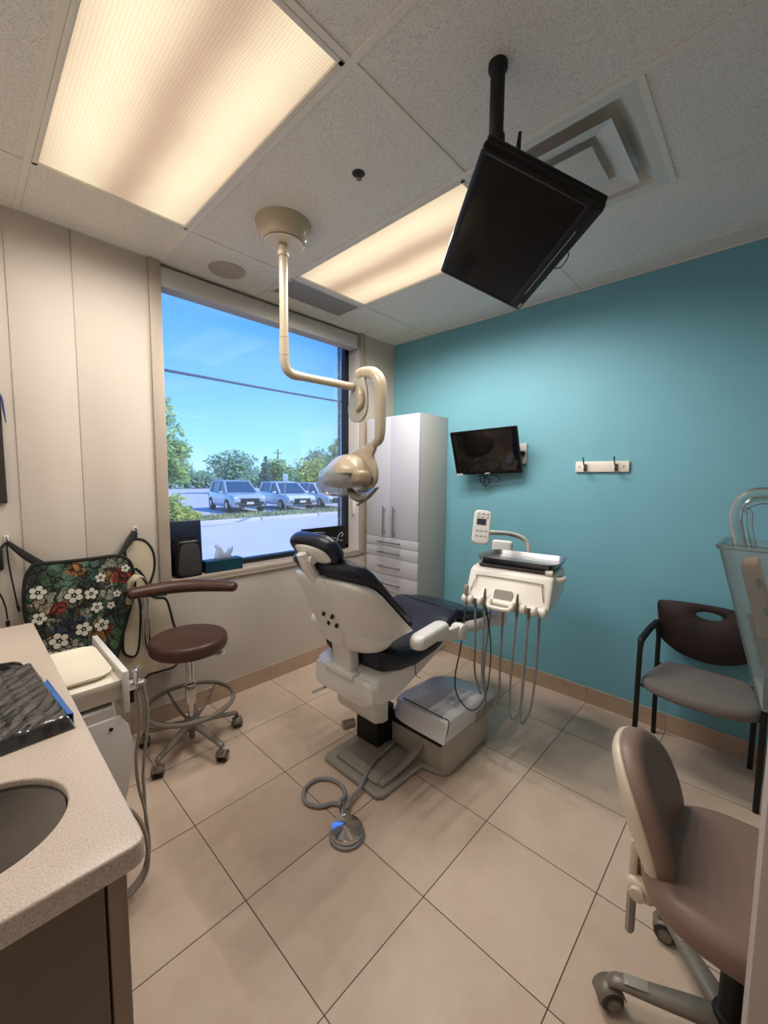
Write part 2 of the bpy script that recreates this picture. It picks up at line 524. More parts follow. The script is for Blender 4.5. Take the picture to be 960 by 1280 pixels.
def apron_material():
    """collage print: irregular coloured patches, dark scribbled outlines"""
    m = pmat('collage_print', rgb(100, 110, 90), 0.75)
    nt = m.node_tree; L = nt.links.new
    b = nt.nodes['Principled BSDF']
    tc = nt.nodes.new('ShaderNodeTexCoord')
    v = nt.nodes.new('ShaderNodeTexVoronoi'); v.inputs['Scale'].default_value = 15
    L(tc.outputs['Object'], v.inputs['Vector'])
    sp = nt.nodes.new('ShaderNodeSeparateColor'); L(v.outputs['Color'], sp.inputs[0])
    r = nt.nodes.new('ShaderNodeValToRGB'); r.color_ramp.interpolation = 'CONSTANT'
    cols = [(0.0, (82, 110, 84)), (0.14, (160, 158, 140)), (0.26, (62, 70, 64)), (0.38, (150, 58, 46)), (0.47, (96, 128, 112)),
            (0.6, (174, 160, 132)), (0.7, (66, 72, 96)), (0.79, (168, 118, 66)), (0.87, (70, 116, 90)), (0.94, (190, 186, 170))]
    e = r.color_ramp.elements
    e[0].position, e[0].color = cols[0][0], rgb(*cols[0][1])
    e[1].position, e[1].color = cols[1][0], rgb(*cols[1][1])
    for p, c in cols[2:]:
        k = e.new(p); k.color = rgb(*c)
    L(sp.outputs[0], r.inputs['Fac'])
    n = nt.nodes.new('ShaderNodeTexNoise'); n.inputs['Scale'].default_value = 26; n.inputs['Detail'].default_value = 3
    n.inputs['Distortion'].default_value = 3.0
    L(tc.outputs['Object'], n.inputs['Vector'])
    r2 = nt.nodes.new('ShaderNodeValToRGB')
    r2.color_ramp.elements[0].position = 0.43; r2.color_ramp.elements[0].color = (1, 1, 1, 1)
    k = r2.color_ramp.elements.new(0.5); k.color = (0, 0, 0, 1)
    r2.color_ramp.elements[2].position = 0.57; r2.color_ramp.elements[2].color = (1, 1, 1, 1)
    L(n.outputs['Fac'], r2.inputs['Fac'])
    n3 = nt.nodes.new('ShaderNodeTexNoise'); n3.inputs['Scale'].default_value = 18; n3.inputs['Detail'].default_value = 6
    L(tc.outputs['Object'], n3.inputs['Vector'])
    r3 = nt.nodes.new('ShaderNodeValToRGB')
    r3.color_ramp.elements[0].position = 0.35; r3.color_ramp.elements[0].color = (0.25, 0.3, 0.28, 1)
    r3.color_ramp.elements[1].position = 0.62; r3.color_ramp.elements[1].color = (1, 1, 1, 1)
    L(n3.outputs['Fac'], r3.inputs['Fac'])
    mx = nt.nodes.new('ShaderNodeMix'); mx.data_type = 'RGBA'; mx.blend_type = 'MULTIPLY'; mx.inputs['Factor'].default_value = 0.9
    L(r.outputs['Color'], mx.inputs['A']); L(r2.outputs['Color'], mx.inputs['B'])
    mx2 = nt.nodes.new('ShaderNodeMix'); mx2.data_type = 'RGBA'; mx2.blend_type = 'MULTIPLY'; mx2.inputs['Factor'].default_value = 0.85
    L(mx.outputs['Result'], mx2.inputs['A']); L(r3.outputs['Color'], mx2.inputs['B'])
    wv = nt.nodes.new('ShaderNodeVectorMath'); wv.operation = 'MULTIPLY_ADD'
    n5 = nt.nodes.new('ShaderNodeTexNoise'); n5.inputs['Scale'].default_value = 14; L(tc.outputs['Object'], n5.inputs['Vector'])
    L(n5.outputs['Color'], wv.inputs[0]); wv.inputs[1].default_value = (.12, .12, .12); L(tc.outputs['Object'], wv.inputs[2])
    v2 = nt.nodes.new('ShaderNodeTexVoronoi'); v2.feature = 'DISTANCE_TO_EDGE'; v2.inputs['Scale'].default_value = 17; L(wv.outputs[0], v2.inputs['Vector'])
    r5 = nt.nodes.new('ShaderNodeValToRGB'); r5.color_ramp.elements[0].position = .05; r5.color_ramp.elements[0].color = (.02, .02, .02, 1); r5.color_ramp.elements[1].position = .08
    L(v2.outputs['Distance'], r5.inputs['Fac'])
    mx3 = nt.nodes.new('ShaderNodeMix'); mx3.data_type = 'RGBA'; mx3.blend_type = 'MULTIPLY'; mx3.inputs['Factor'].default_value = 0.92
    L(mx2.outputs['Result'], mx3.inputs['A']); L(r5.outputs['Color'], mx3.inputs['B'])
    L(mx3.outputs['Result'], b.inputs['Base Color'])
    return m
M_apron = apron_material()
M_petal = pmat('petal_print', rgb(205, 200, 186), 0.75)
M_binding = pmat('black_binding', rgb(16, 15, 15), 0.7)
M_beige = pmat('beige_vinyl', rgb(190, 176, 154), 0.5, bump=0.35, bscale=45, var=0.08, vscale=12)

# ------------------------------------------------------------------ setting
M_wallbounce = pmat('bounce_white_paint', rgb(240, 236, 230), 0.7)  # unseen walls made whiter than the others to bounce more light upwards
H = 2.7241
b = NB(); bb(b, -3.4, 0.1, -4.4, 0.1, -0.1, 0.0); struct('floor', b, M_floor, smooth=False)
b = NB()
bb(b, -3.4, -2.0, 0, 0.2, -0.1, 3.0); bb(b, -0.44, 0.1, 0, 0.2, -0.1, 3.0)
bb(b, -2.0, -0.44, 0, 0.2, -0.1, 0.845); bb(b, -2.0, -0.44, 0, 0.2, 2.715, 3.0)
struct('wall_back', b, M_wallwhite, smooth=False)
b = NB(); bb(b, 0, 0.15, -4.4, 0.2, -0.1, 3.0); struct('wall_right', b, M_tealwall, smooth=False)
b = NB(); bb(b, -3.5, -3.35, -4.4, 0.2, -0.1, 3.0); struct('wall_left', b, M_wallbounce, smooth=False)
b = NB(); bb(b, -3.5, 0.15, -4.5, -4.35, -0.1, 3.0); struct('wall_front', b, M_wallbounce, smooth=False)
b = NB(); bb(b, -3.5, 0.15, -4.5, 0.35, 2.98, 3.1); struct('roof', b, M_whitematte, smooth=False)  # unseen slab above the ceiling, added to block the sun
# narrow wall panels between the two seams, a hair proud of the plaster
b = NB(); bb(b, -2.658, -2.412, -0.006, 0.0, 0.11, 2.724, bev=0.002); bb(b, -2.408, -2.065, -0.004, 0.0, 0.11, 2.724, bev=0.002)
struct('trim_1', b, M_wallwhite)
# partition end close to the camera
b = NB(); bb(b, -2.03, -1.84, -4.36, -2.634, 0, 2.98, bev=0.004); struct('wall_partition', b, pmat('partition_paint', rgb(172, 160, 152), 0.6, bump=0.06, bscale=120))

def baseboard(name, x0, x1, y0, y1, cap):
    b = NB()
    bb(b, x0, x1, y0, y1, 0.0, 0.106)
    (ax, ay) = (x1 - x0, y1 - y0)
    bb(b, x0 - (0.001 if ax < 0.05 else 0), x1 + (0 if ax < 0.05 else 0), y0 - (0.001 if ay < 0.05 else 0), y1, 0.106, 0.1095, mi=1)
    struct(name, b, [M_base, cap], smooth=False)
baseboard('baseboard_back', -3.35, -0.38, -0.011, 0.0, M_base)
baseboard('baseboard_right', -0.011, 0.0, -4.35, -0.62, M_basecap)
# joints of the tile skirting
b = NB()
for y in (-1.796, -1.349, -2.243, -0.902, -2.69):
    bb(b, -0.0118, -0.010, y - 0.001, y + 0.001, 0.0, 0.105)
for x in (-1.338, -0.888, -1.788, -2.238):
    bb(b, x - 0.001, x + 0.001, -0.0118, -0.010, 0.0, 0.105)
struct('trim_2', b, pmat('skirting_grout', rgb(110, 90, 76), 0.8), smooth=False)

# ceiling: tiles, grid bars, openings for lamps and diffuser
XL = [-0.1683 - 0.6096 * k for k in range(0, 6)]     # X0 .. X5
Y1, Y2, Y3, Y4 = -0.4124, -1.6316, -2.2412, -2.8508
rows = [(0.0, Y1), (Y1, Y2), (Y2, Y4), (Y4, -4.07), (-4.07, -4.4)]
cols = [(0.02, XL[0])] + [(XL[i], XL[i + 1]) for i in range(5)] + [(XL[5], -3.4)]
b = NB()
for ci, (xa, xb) in enumerate(cols):
    for ri, (ya, yb) in enumerate(rows):
        if (ci, ri) in ((4, 1), (2, 1)):
            continue                              # lamps
        if ci == 2 and ri == 2:
            ya = Y3                               # supply diffuser sits in y2..y3
        bb(b, xb, xa, yb, ya, H, H + 0.018)
struct('ceiling', b, M_ceil, smooth=False)
b = NB()
def bar(x0, x1, y0, y1):
    bb(b, x0, x1, y0, y1, H - (0.005 if y1 - y0 > x1 - x0 else 0.0044), H + 0.004, bev=0.0015, seg=1)
for x in XL:
    bar(x - 0.012, x + 0.012, -4.35, 0.0)
for y in (Y1, Y2, Y4, -4.07):
    bar(-3.35, 0.0, y - 0.012, y + 0.012)
bar(XL[2], XL[1], Y3 - 0.012, Y3 + 0.012)
bar(-3.35, 0.0, -0.014, 0.0); bar(-0.014, 0.0, -4.35, 0.0)
struct('trim_3', b, M_tbar)

# window
b = NB()
gy = 0.15
bb(b, -2.0, -1.955, gy - 0.02, gy + 0.05, 0.872, 2.715); bb(b, -0.488, -0.44, gy - 0.02, gy + 0.05, 0.872, 2.715)
bb(b, -2.0, -0.44, gy - 0.02, gy + 0.05, 0.872, 0.905); bb(b, -2.0, -0.44, gy - 0.02, gy + 0.05, 2.66, 2.715)
win = struct('window_1', b, M_blackframe, smooth=False)
b = NB(); bb(b, -1.96, -0.505, gy + 0.012, gy + 0.02, 0.9, 2.67)
obj('window_glass', b, M_glass, win, smooth=False)
b = NB()
bb(b, -2.062, -2.0, -0.018, 0.0, 0.835, 2.722, bev=0.003); bb(b, -0.44, -0.383, -0.018, 0.0, 0.835, 2.722, bev=0.003)
obj('window_trim', b, M_trim, win)
b = NB(); bb(b, -2.0, -0.44, -0.018, gy - 0.02, 0.845, 0.872, bev=0.003); bb(b, -2.0, -0.44, -0.018, 0.0, 0.83, 0.85)
obj('window_sill', b, M_trim, win)
b = NB(); bb(b, -0.446, -0.44, 0.0, gy - 0.02, 0.872, 2.715); bb(b, -2.0, -1.994, 0.0, gy - 0.02, 0.872, 2.715)
obj('window_reveal', b, M_reveal, win, smooth=False)
b = NB(); bb(b, -0.38, 0.5, 0.2, 0.36, -0.4, 3.1); bb(b, -3.6, -1.99, 0.205, 0.36, -0.4, 3.1); bb(b, -1.99, -0.38, 0.205, 0.36, -0.4, 0.86)
struct('wall_outside', b, M_brick, smooth=False)

# roller blind rolled up behind its fascia
rbz = empty('roller_blind', 'pale grey roller blind rolled up in its cassette along the window head', 'blind', (-1.22, 0.06, 2.58))
b = NB()
prof = [(-0.005, 2.588), (0.09, 2.588), (0.09, 2.70), (0.0, 2.70), (-0.008, 2.69), (-0.012, 2.66), (-0.010, 2.61)]
loft(b, [[(x, p[0], p[1]) for p in prof] for x in (-1.998, -0.475)])
obj('cassette', b, pmat('blind_fascia', rgb(186, 180, 176), 0.5), rbz, world=True)
b = NB(); loft(b, [[(x, p[0] - (0.003 if p[0] < 0.05 else 0), p[1] - (0.004 if p[1] < 2.65 else -0.002)) for p in prof] for x in (-0.475, -0.462)])
obj('end_cap', b, pmat('blind_endcap', rgb(150, 144, 138), 0.45), rbz, world=True)
b = NB(); tube(b, [(-0.455, 0.03, 2.6), (-0.453, 0.045, 1.6), (-0.453, 0.05, 1.34)], 0.0012, seg=5)
obj('pull_chain', b, M_whitematte, rbz, world=True)
b = NB(); box(b, (-0.4535, 0.055, 1.26), (0.014, 0.03, 0.17), bev=0.006)
obj('chain_weight', b, M_white, rbz, world=True)

# ------------------------------------------------------------------ ceiling fittings
def troffer(xc, label):
    t = empty('ceiling_light', label, 'ceiling light', (xc, (Y1 + Y2) / 2, H), group='ceiling light panels')
    b = NB()
    w, h = 0.585, 1.195
    for sx in (-1, 1):
        box(b, (sx * (w / 2 - 0.009), 0, 0.0), (0.018, h, 0.012), bev=0.002)
    for sy in (-1, 1):
        box(b, (0, sy * (h / 2 - 0.009), 0.0), (w, 0.018, 0.012), bev=0.002)
    box(b, (0, 0, 0.09), (w, h, 0.01))
    obj('lamp_frame', b, M_tbar, t)
    b = NB(); box(b, (0, 0, 0.006), (w - 0.034, h - 0.034, 0.004))
    obj('diffuser', b, diffuser_material(xc, 1.12), t, smooth=False)
    return t
troffer((XL[3] + XL[4]) / 2, 'large square-edged warm light panel in the ceiling beside the white wall')
troffer((XL[1] + XL[2]) / 2, 'warm light panel in the ceiling between the dental lamp and hanging screen')

b = NB()
lathe(b, [(0.0, 2.716), (0.082, 2.717), (0.084, 2.7195), (0.100, 2.7175), (0.104, 2.7241)], M=TR(-1.689, -0.186, 0))
single('ceiling_speaker', b, pmat('speaker_grille', rgb(176, 165, 154), 0.7, bump=0.4, bscale=500), 'round beige speaker grille set in the ceiling tile above the window', 'speaker', loc=(-1.689, -0.186, 2.72))

# sprinkler recess
t = empty('ceiling_sprinkler', 'small dark round sprinkler recess in the ceiling tile near the lamp mount', 'sprinkler', (-1.682, -1.323, H))
b = NB(); lathe(b, [(0.0, -0.002), (0.024, -0.002), (0.026, -0.0005), (0.026, 0.0)]); obj('recess_cup', b, pmat('sprinkler_dark', rgb(40, 34, 28), 0.6), t)
b = NB(); tube(b, [(0, 0, -0.002), (0.004, 0, -0.018)], 0.005); tube(b, [(-0.012, 0, -0.002), (-0.012, 0.0, -0.014), (0.01, 0, -0.016)], 0.002)
lathe(b, [(0.0, -0.020), (0.011, -0.020), (0.011, -0.0185), (0.0, -0.0185)], M=TR(0.004, 0, 0)); obj('deflector', b, M_hookmetal, t)

# return-air grille
t = empty('return_air_grille', 'grey perforated air grille in the ceiling above the window', 'vent', (-1.083, -0.28, H))
b = NB()
x0, x1 = XL[2] + 0.012, XL[1] - 0.012
for (a, c, d, e) in ((x0, x1, -0.155, -0.135), (x0, x1, -0.4, -0.386), (x0, x0 + 0.014, -0.4, -0.135), (x1 - 0.014, x1, -0.4, -0.135)):
    bb(b, a, c, d, e, H - 0.006, H, bev=0.001)
bb(b, x0, x1, -0.135, -0.016, H - 0.004, H)
obj('grille_frame', b, M_tbar, t, world=True)
m = pmat('perforated_metal', rgb(120, 114, 110), 0.5)
nt = m.node_tree
tcn = nt.nodes.new('ShaderNodeTexCoord'); vo = nt.nodes.new('ShaderNodeTexVoronoi'); vo.inputs['Scale'].default_value = 72; vo.inputs['Randomness'].default_value = 0
rp = nt.nodes.new('ShaderNodeValToRGB'); rp.color_ramp.elements[0].position = 0.36; rp.color_ramp.elements[0].color = rgb(40, 37, 35)
rp.color_ramp.elements[1].position = 0.44; rp.color_ramp.elements[1].color = rgb(168, 162, 158)
nt.links.new(tcn.outputs['Object'], vo.inputs['Vector']); nt.links.new(vo.outputs['Distance'], rp.inputs['Fac']); nt.links.new(rp.outputs['Color'], nt.nodes['Principled BSDF'].inputs['Base Color'])
b = NB(); bb(b, x0 + 0.012, x1 - 0.012, -0.388, -0.153, H - 0.003, H - 0.001); obj('perforated_panel', b, m, t, world=True, smooth=False)

# square supply diffuser
t = empty('air_vent', 'square white stepped air diffuser in the ceiling behind the hanging screen', 'vent', (-1.083, (Y2 + Y3) / 2, H))
M_diff = pmat('diffuser_enamel', rgb(206, 202, 196), 0.45)
def sqring(bm, a0, z0, a1, z1, th=0.0015):
    """sloped square ring from half-width a0 at z0 to a1 at z1"""
    q = lambda a, z: [(a, a, z), (-a, a, z), (-a, -a, z), (a, -a, z)]
    loft(bm, [q(a0, z0), q(a1, z1), q(a1, z1 + th), q(a0, z0 + th), q(a0, z0)], caps=False)
q = lambda a, z: [(a, a, z), (-a, a, z), (-a, -a, z), (a, -a, z)]
b = NB()
sqring(b, 0.297, -0.004, 0.255, -0.002); loft(b, [q(0.255, -0.002), q(0.20, 0.055), q(0.02, 0.062), q(0.0201, 0.07), q(0.21, 0.065), q(0.262, 0.0)], caps=False)
obj('outer_pan', b, M_diff, t, ang=20)
b = NB(); sqring(b, 0.205, -0.012, 0.135, 0.012); sqring(b, 0.135, 0.0135, 0.11, 0.05); obj('middle_ring', b, M_diff, t, ang=20)
b = NB(); loft(b, [q(0.118, -0.006), q(0.118, -0.010), q(0.03, -0.030), q(0.012, -0.031)]); obj('centre_cone', b, M_diff, t, ang=20)

# ceiling mounted screen, tipped down towards the patient
ctr = Vector((-1.690, -1.980, 2.200))
rt = -Vector((0.438, 0.454, -0.018)).normalized()
up = Vector((-0.205, 0.255, 0.144)); up = (up - rt * up.dot(rt)).normalized()
nn = rt.cross(up)
TVM = Matrix((rt, up, nn)).transposed().to_4x4(); TVM.translation = ctr
t = empty('ceiling_screen', 'black flat screen hung from the ceiling on a black pole and tipped downwards', 'screen', (-1.697, -1.944, H))
W2, H2 = 0.545, 0.325
b = NB()
plate(b, rrect(W2, H2, 0.012), [rrect(W2 - 0.036, H2 - 0.06, 0.003, cy=0.012)], 0.022, M=TVM @ Matrix.Translation((0, 0, -0.022)), bev=0.004)
box(b, (0, 0, -0.028), (W2 - 0.006, H2 - 0.006, 0.02), bev=0.006, M=TVM)
cushion(b, rrect(W2 * 0.86, H2 * 0.8, 0.03), -0.06, -0.03, 0.012, M=TVM, rb=0.02)
obj('screen_housing', b, M_black, t, world=True)
b = NB(); box(b, (0, 0.012, -0.004), (W2 - 0.032, H2 - 0.056, 0.004), M=TVM); obj('screen_panel', b, M_screen, t, world=True, smooth=False)
b = NB(); box(b, (0.01, -H2 / 2 + 0.022, 0.0015), (W2 * 0.62, 0.003, 0.002), M=TVM); obj('bezel_strip', b, M_steel, t, world=True, label='silver strip along the lower bezel')
b = NB(); box(b, (-W2 / 2 + 0.035, -H2 / 2 + 0.009, 0.0008), (0.032, 0.010, 0.002), bev=0.001, M=TVM); obj('badge', b, M_steel, t, world=True, label='small silver badge')
b = NB()
lathe(b, [(0, 0), (0.028, 0), (0.028, -0.016), (0.022, -0.02), (0.021, -0.022), (0.021, -0.2), (0.026, -0.2), (0.026, -0.25), (0.021, -0.252), (0.017, -0.36), (0, -0.36)], M=TR(-1.697, -1.944, H), seg=24)
obj('ceiling_pole', b, M_blackmatte, t, world=True)
b = NB()
tube(b, [(-1.697, -1.944, H - 0.35), (-1.695, -1.955, H - 0.385), ctr - nn * 0.08], 0.022, n=3)
box(b, (0, 0, -0.085), (0.13, 0.13, 0.012), bev=0.003, M=TVM)
obj('tilt_bracket', b, M_blackmatte, t, world=True)
b = NB(); tube(b, [(-1.690, -1.955, H - 0.285), (-1.665, -1.985, H - 0.29), (-1.655, -1.994, H - 0.275)], [0.01, 0.011, 0.010], n=3)
tube(b, [(-1.657, -1.992, H - 0.285), (-1.652, -1.998, H - 0.19)], [0.010, 0.005]); obj('clamp_lever', b, M_blackmatte, t, world=True)
b = NB()
P0 = lambda x, y, z: TVM @ Vector((x, y, z))
tube(b, [P0(-0.03, -H2 / 2 + 0.03, -0.06), P0(-0.02, -H2 / 2 - 0.025, -0.085), P0(-0.05, -H2 / 2 - 0.03, -0.06), P0(-0.06, -H2 / 2 - 0.005, -0.05), P0(-0.03, -H2 / 2 - 0.012, -0.055)], 0.0018, seg=6)
obj('cable', b, M_blackmatte, t, world=True); b = NB()
tube(b, [P0(-0.10, -H2 / 2 + 0.02, -0.05), P0(-0.115, -H2 / 2 - 0.014, -0.05), P0(-0.13, -H2 / 2 + 0.01, -0.04)], 0.0015, seg=6)
obj('cable', b, M_blackmatte, t, world=True)

# ------------------------------------------------------------------ daylight scene beyond the glass
GZ = -0.35
M_asphalt = pmat('road_surface', rgb(192, 191, 190), 0.9, var=0.05, vscale=0.7)
M_lot = pmat('lot_surface', rgb(182, 181, 179), 0.9, var=0.06, vscale=0.4)
M_grass = pmat('verge_grass', rgb(150, 156, 112), 0.9, var=0.3, vscale=1.2)
M_curb = pmat('kerb_concrete', rgb(196, 194, 188), 0.85)
b = NB(); bb(b, -40, 90, 0.42, 13.0, GZ - 0.2, GZ); struct('road', b, M_asphalt, smooth=False)
b = NB(); bb(b, -40, 90, 15.6, 140, GZ - 0.2, GZ); struct('parking_ground', b, M_lot, smooth=False)
b = NB()
for i in range(-8, 16):
    bb(b, i * 3.0 + 0.02, i * 3.0 + 2.98, 12.98, 13.16, GZ - 0.1, GZ + 0.13, bev=0.03)
struct('kerb', b, M_curb)
b = NB(); bb(b, -40, 90, 13.16, 15.6, GZ - 0.2, GZ + 0.1); struct('verge_ground', b, M_grass, smooth=False)
b = NB()
rr = random.Random(5)
for i in range(2600):
    x = rr.uniform(0.5, 14); y = rr.uniform(13.25, 15.5)
    h = rr.uniform(0.05, 0.16); a = rr.uniform(0, pi); w = 0.02
    v = [b.verts.new((x - w * cos(a), y - w * sin(a), GZ + 0.09)), b.verts.new((x + w * cos(a), y + w * sin(a), GZ + 0.09)), b.verts.new((x + rr.uniform(-.05, .05), y + rr.uniform(-.05, .05), GZ + 0.1 + h))]
    b.faces.new(v)
o = obj('grass', b, M_grass, label='sunlit strip of grass between road and parked cars', cat='grass', kind='stuff', smooth=False)

def leafmat(name, c1, c2):
    m = pmat(name, rgb(*c1), 0.6, spec=0.2)
    nt = m.node_tree; L = nt.links.new
    oi = nt.nodes.new('ShaderNodeTexCoord'); n = nt.nodes.new('ShaderNodeTexNoise'); n.inputs['Scale'].default_value = 2.2; n.inputs['Detail'].default_value = 5
    L(oi.outputs['Object'], n.inputs['Vector'])
    r = nt.nodes.new('ShaderNodeValToRGB'); r.color_ramp.elements[0].position = .35; r.color_ramp.elements[0].color = rgb(*c1)
    r.color_ramp.elements[1].position = .65; r.color_ramp.elements[1].color = rgb(*c2); L(n.outputs['Fac'], r.inputs['Fac'])
    b = nt.nodes['Principled BSDF']; L(r.outputs['Color'], b.inputs['Base Color'])
    d = nt.nodes.new('ShaderNodeBsdfTranslucent'); L(r.outputs['Color'], d.inputs['Color'])
    mx = nt.nodes.new('ShaderNodeMixShader'); mx.inputs[0].default_value = 0.4
    L(b.outputs[0], mx.inputs[1]); L(d.outputs[0], mx.inputs[2]); L(mx.outputs[0], nt.nodes['Material Output'].inputs['Surface'])
    return m
LM = {'fresh': leafmat('fresh_leaf', (124, 166, 116), (186, 208, 138)), 'mid': leafmat('mid_leaf', (116, 156, 134), (152, 188, 150)),
      'yellow': leafmat('yellow_leaf', (150, 172, 84), (204, 212, 120)), 'dark': leafmat('dark_leaf', (78, 116, 112), (108, 146, 128))}
M_bark = pmat('bark', rgb(110, 96, 84), 0.9)

def tree(name, label, x, y, h, blobs, kind, n, leaf, cat='tree', group=None, trunk=0.08, seed=1):
    r = random.Random(seed)
    t = empty(name, label, cat, (x, y, GZ), group=group)
    b = NB()
    tot = sum(q[3] ** 2 for q in blobs)
    for (cx, cy, cz, R, sz) in blobs:
        for i in range(max(8, int(n * R * R / tot))):
            d = Vector((r.gauss(0, 1), r.gauss(0, 1), r.gauss(0, 1))).normalized() * R * (r.random() ** 0.45)
            p = Vector((cx + d.x, cy + d.y, cz + d.z * sz))
            u = Vector((r.gauss(0, 1), r.gauss(0, 1), r.gauss(0, 1))).normalized()
            v = u.orthogonal().normalized()
            s = leaf * r.uniform(0.6, 1.3)
            vs = [b.verts.new(p + u * s), b.verts.new(p + v * s * 0.55), b.verts.new(p - u * s), b.verts.new(p - v * s * 0.55)]
            b.faces.new(vs)
    obj('crown', b, LM[kind], t, smooth=False)
    if trunk:
        b = NB()
        top = max(q[2] for q in blobs)
        tube(b, [(0, 0, -0.05), (0.03, 0.02, top * 0.5), (0, 0, top)], [trunk, trunk * 0.75, trunk * 0.35], seg=8)
        for i in range(5):
            q = blobs[i % len(blobs)]
            tube(b, [(0, 0, top * 0.45), (q[0] * 0.5, q[1] * 0.5, (q[2] + top * 0.45) / 2), (q[0], q[1], q[2])], [trunk * 0.5, trunk * 0.35, trunk * 0.15], seg=6)
        obj('trunk', b, M_bark, t)
    return t
tree('leafy_tree', 'tall leafy green tree at the edge of the window nearest the white wall', 2.75, 15.6, 5.4,
     [(0.0, 0, 3.2, 1.2, 1.1), (0.5, 0.2, 2.5, 0.95, 0.9), (-0.6, 0, 2.6, 1.0, 1.0), (0.1, 0, 4.4, 0.75, 1.15), (0.95, 0.1, 3.0, 0.6, .7), (0.9, 0, 1.9, 0.55, .8), (-0.2, 0, 5.05, 0.35, 1.3)], 'fresh', 3600, 0.12, trunk=0.09, seed=3)
tree('leafy_shrub', 'low bright green shrub at the foot of the tall leafy tree', 2.75, 13.9, 1.0,
     [(0, 0, 0.45, 0.55, .8), (0.6, 0.2, 0.35, 0.4, .8), (-0.5, 0, 0.5, 0.5, .8), (0.15, 0, 0.9, 0.35, 1), (1.0, 0.2, 0.25, 0.25, .8)], 'yellow', 1300, 0.08, cat='shrub', trunk=0.02, seed=4)
def bl(R, hh, k, seed):
    r = random.Random(seed)
    return [(r.uniform(-R, R) * 0.75, r.uniform(-R, R) * 0.5, hh * r.uniform(0.35, 0.85), R * r.uniform(0.45, 0.75), 0.9) for _ in range(k)] + [(0, 0, hh * 0.6, R * 0.8, 1.0)]
tree('round_tree', 'broad dull green tree standing behind the parked off-road car', 17.5, 38.6, 4.5, bl(2.6, 4.3, 5, 11), 'mid', 1500, 0.24, trunk=0.12, seed=12)
tree('conifer', 'dark pointed conifer between the broad green tree and a pale one', 21.4, 39.0, 4.3,
     [(0, 0, 0.9, 0.95, .8), (0, 0, 1.9, .75, .9), (0, 0, 2.9, .55, 1), (0, 0, 3.8, .3, 1.4)], 'dark', 800, 0.2, trunk=0.1, seed=13)
tree('round_tree', 'pale green tree between the dark pointed conifer and the yellow-green tree', 24.2, 40.2, 4.3, bl(1.9, 4.0, 4, 14), 'fresh', 1000, 0.24, trunk=0.1, seed=15)
tree('round_tree', 'yellow-green rounded tree behind the second silver car', 26.4, 36.6, 4.6, bl(2.3, 3.9, 5, 16), 'yellow', 1500, 0.22, trunk=0.1, seed=17)
tree('round_tree', 'grey-green tree rising behind the yellow-green tree', 29.6, 40.0, 5.8, bl(2.2, 5.6, 5, 18), 'mid', 1300, 0.24, trunk=0.1, seed=19)
tree('leafy_tree', 'light green spreading tree next to the brick edge of the window', 20.8, 25.2, 5.8,
     [(0, 0, 3.6, 1.5, 1.1), (-0.9, 0, 2.9, 1.0, .9), (0.9, 0, 3.0, 1.2, .9), (0.1, 0, 4.8, 0.7, 1.2), (-0.5, 0, 4.1, .8, 1), (0.5, 0, 2.0, 1.2, .8)], 'fresh', 2200, 0.17, trunk=0.1, seed=21)
b = NB()
for k in range(16):
    pass
# distant belt of trees nobody could count
r = random.Random(9)
for i in range(5200):
    x = r.uniform(14, 66); y = 60 + r.uniform(-3, 3)
    top = 2.5 + 0.8 * sin(x * 0.7) + 0.6 * sin(x * 1.9 + 1)
    z = GZ + r.random() ** 0.8 * top
    u = Vector((r.gauss(0, 1), r.gauss(0, 1), r.gauss(0, 1))).normalized() * 0.4; v = u.orthogonal().normalized() * 0.28
    p = Vector((x, y, z)); b.faces.new([b.verts.new(p + u), b.verts.new(p + v), b.verts.new(p - u), b.verts.new(p - v)])
obj('distant_treeline', b, LM['mid'], label='distant belt of trees along the far side of the parking lot', cat='trees', kind='stuff', smooth=False)

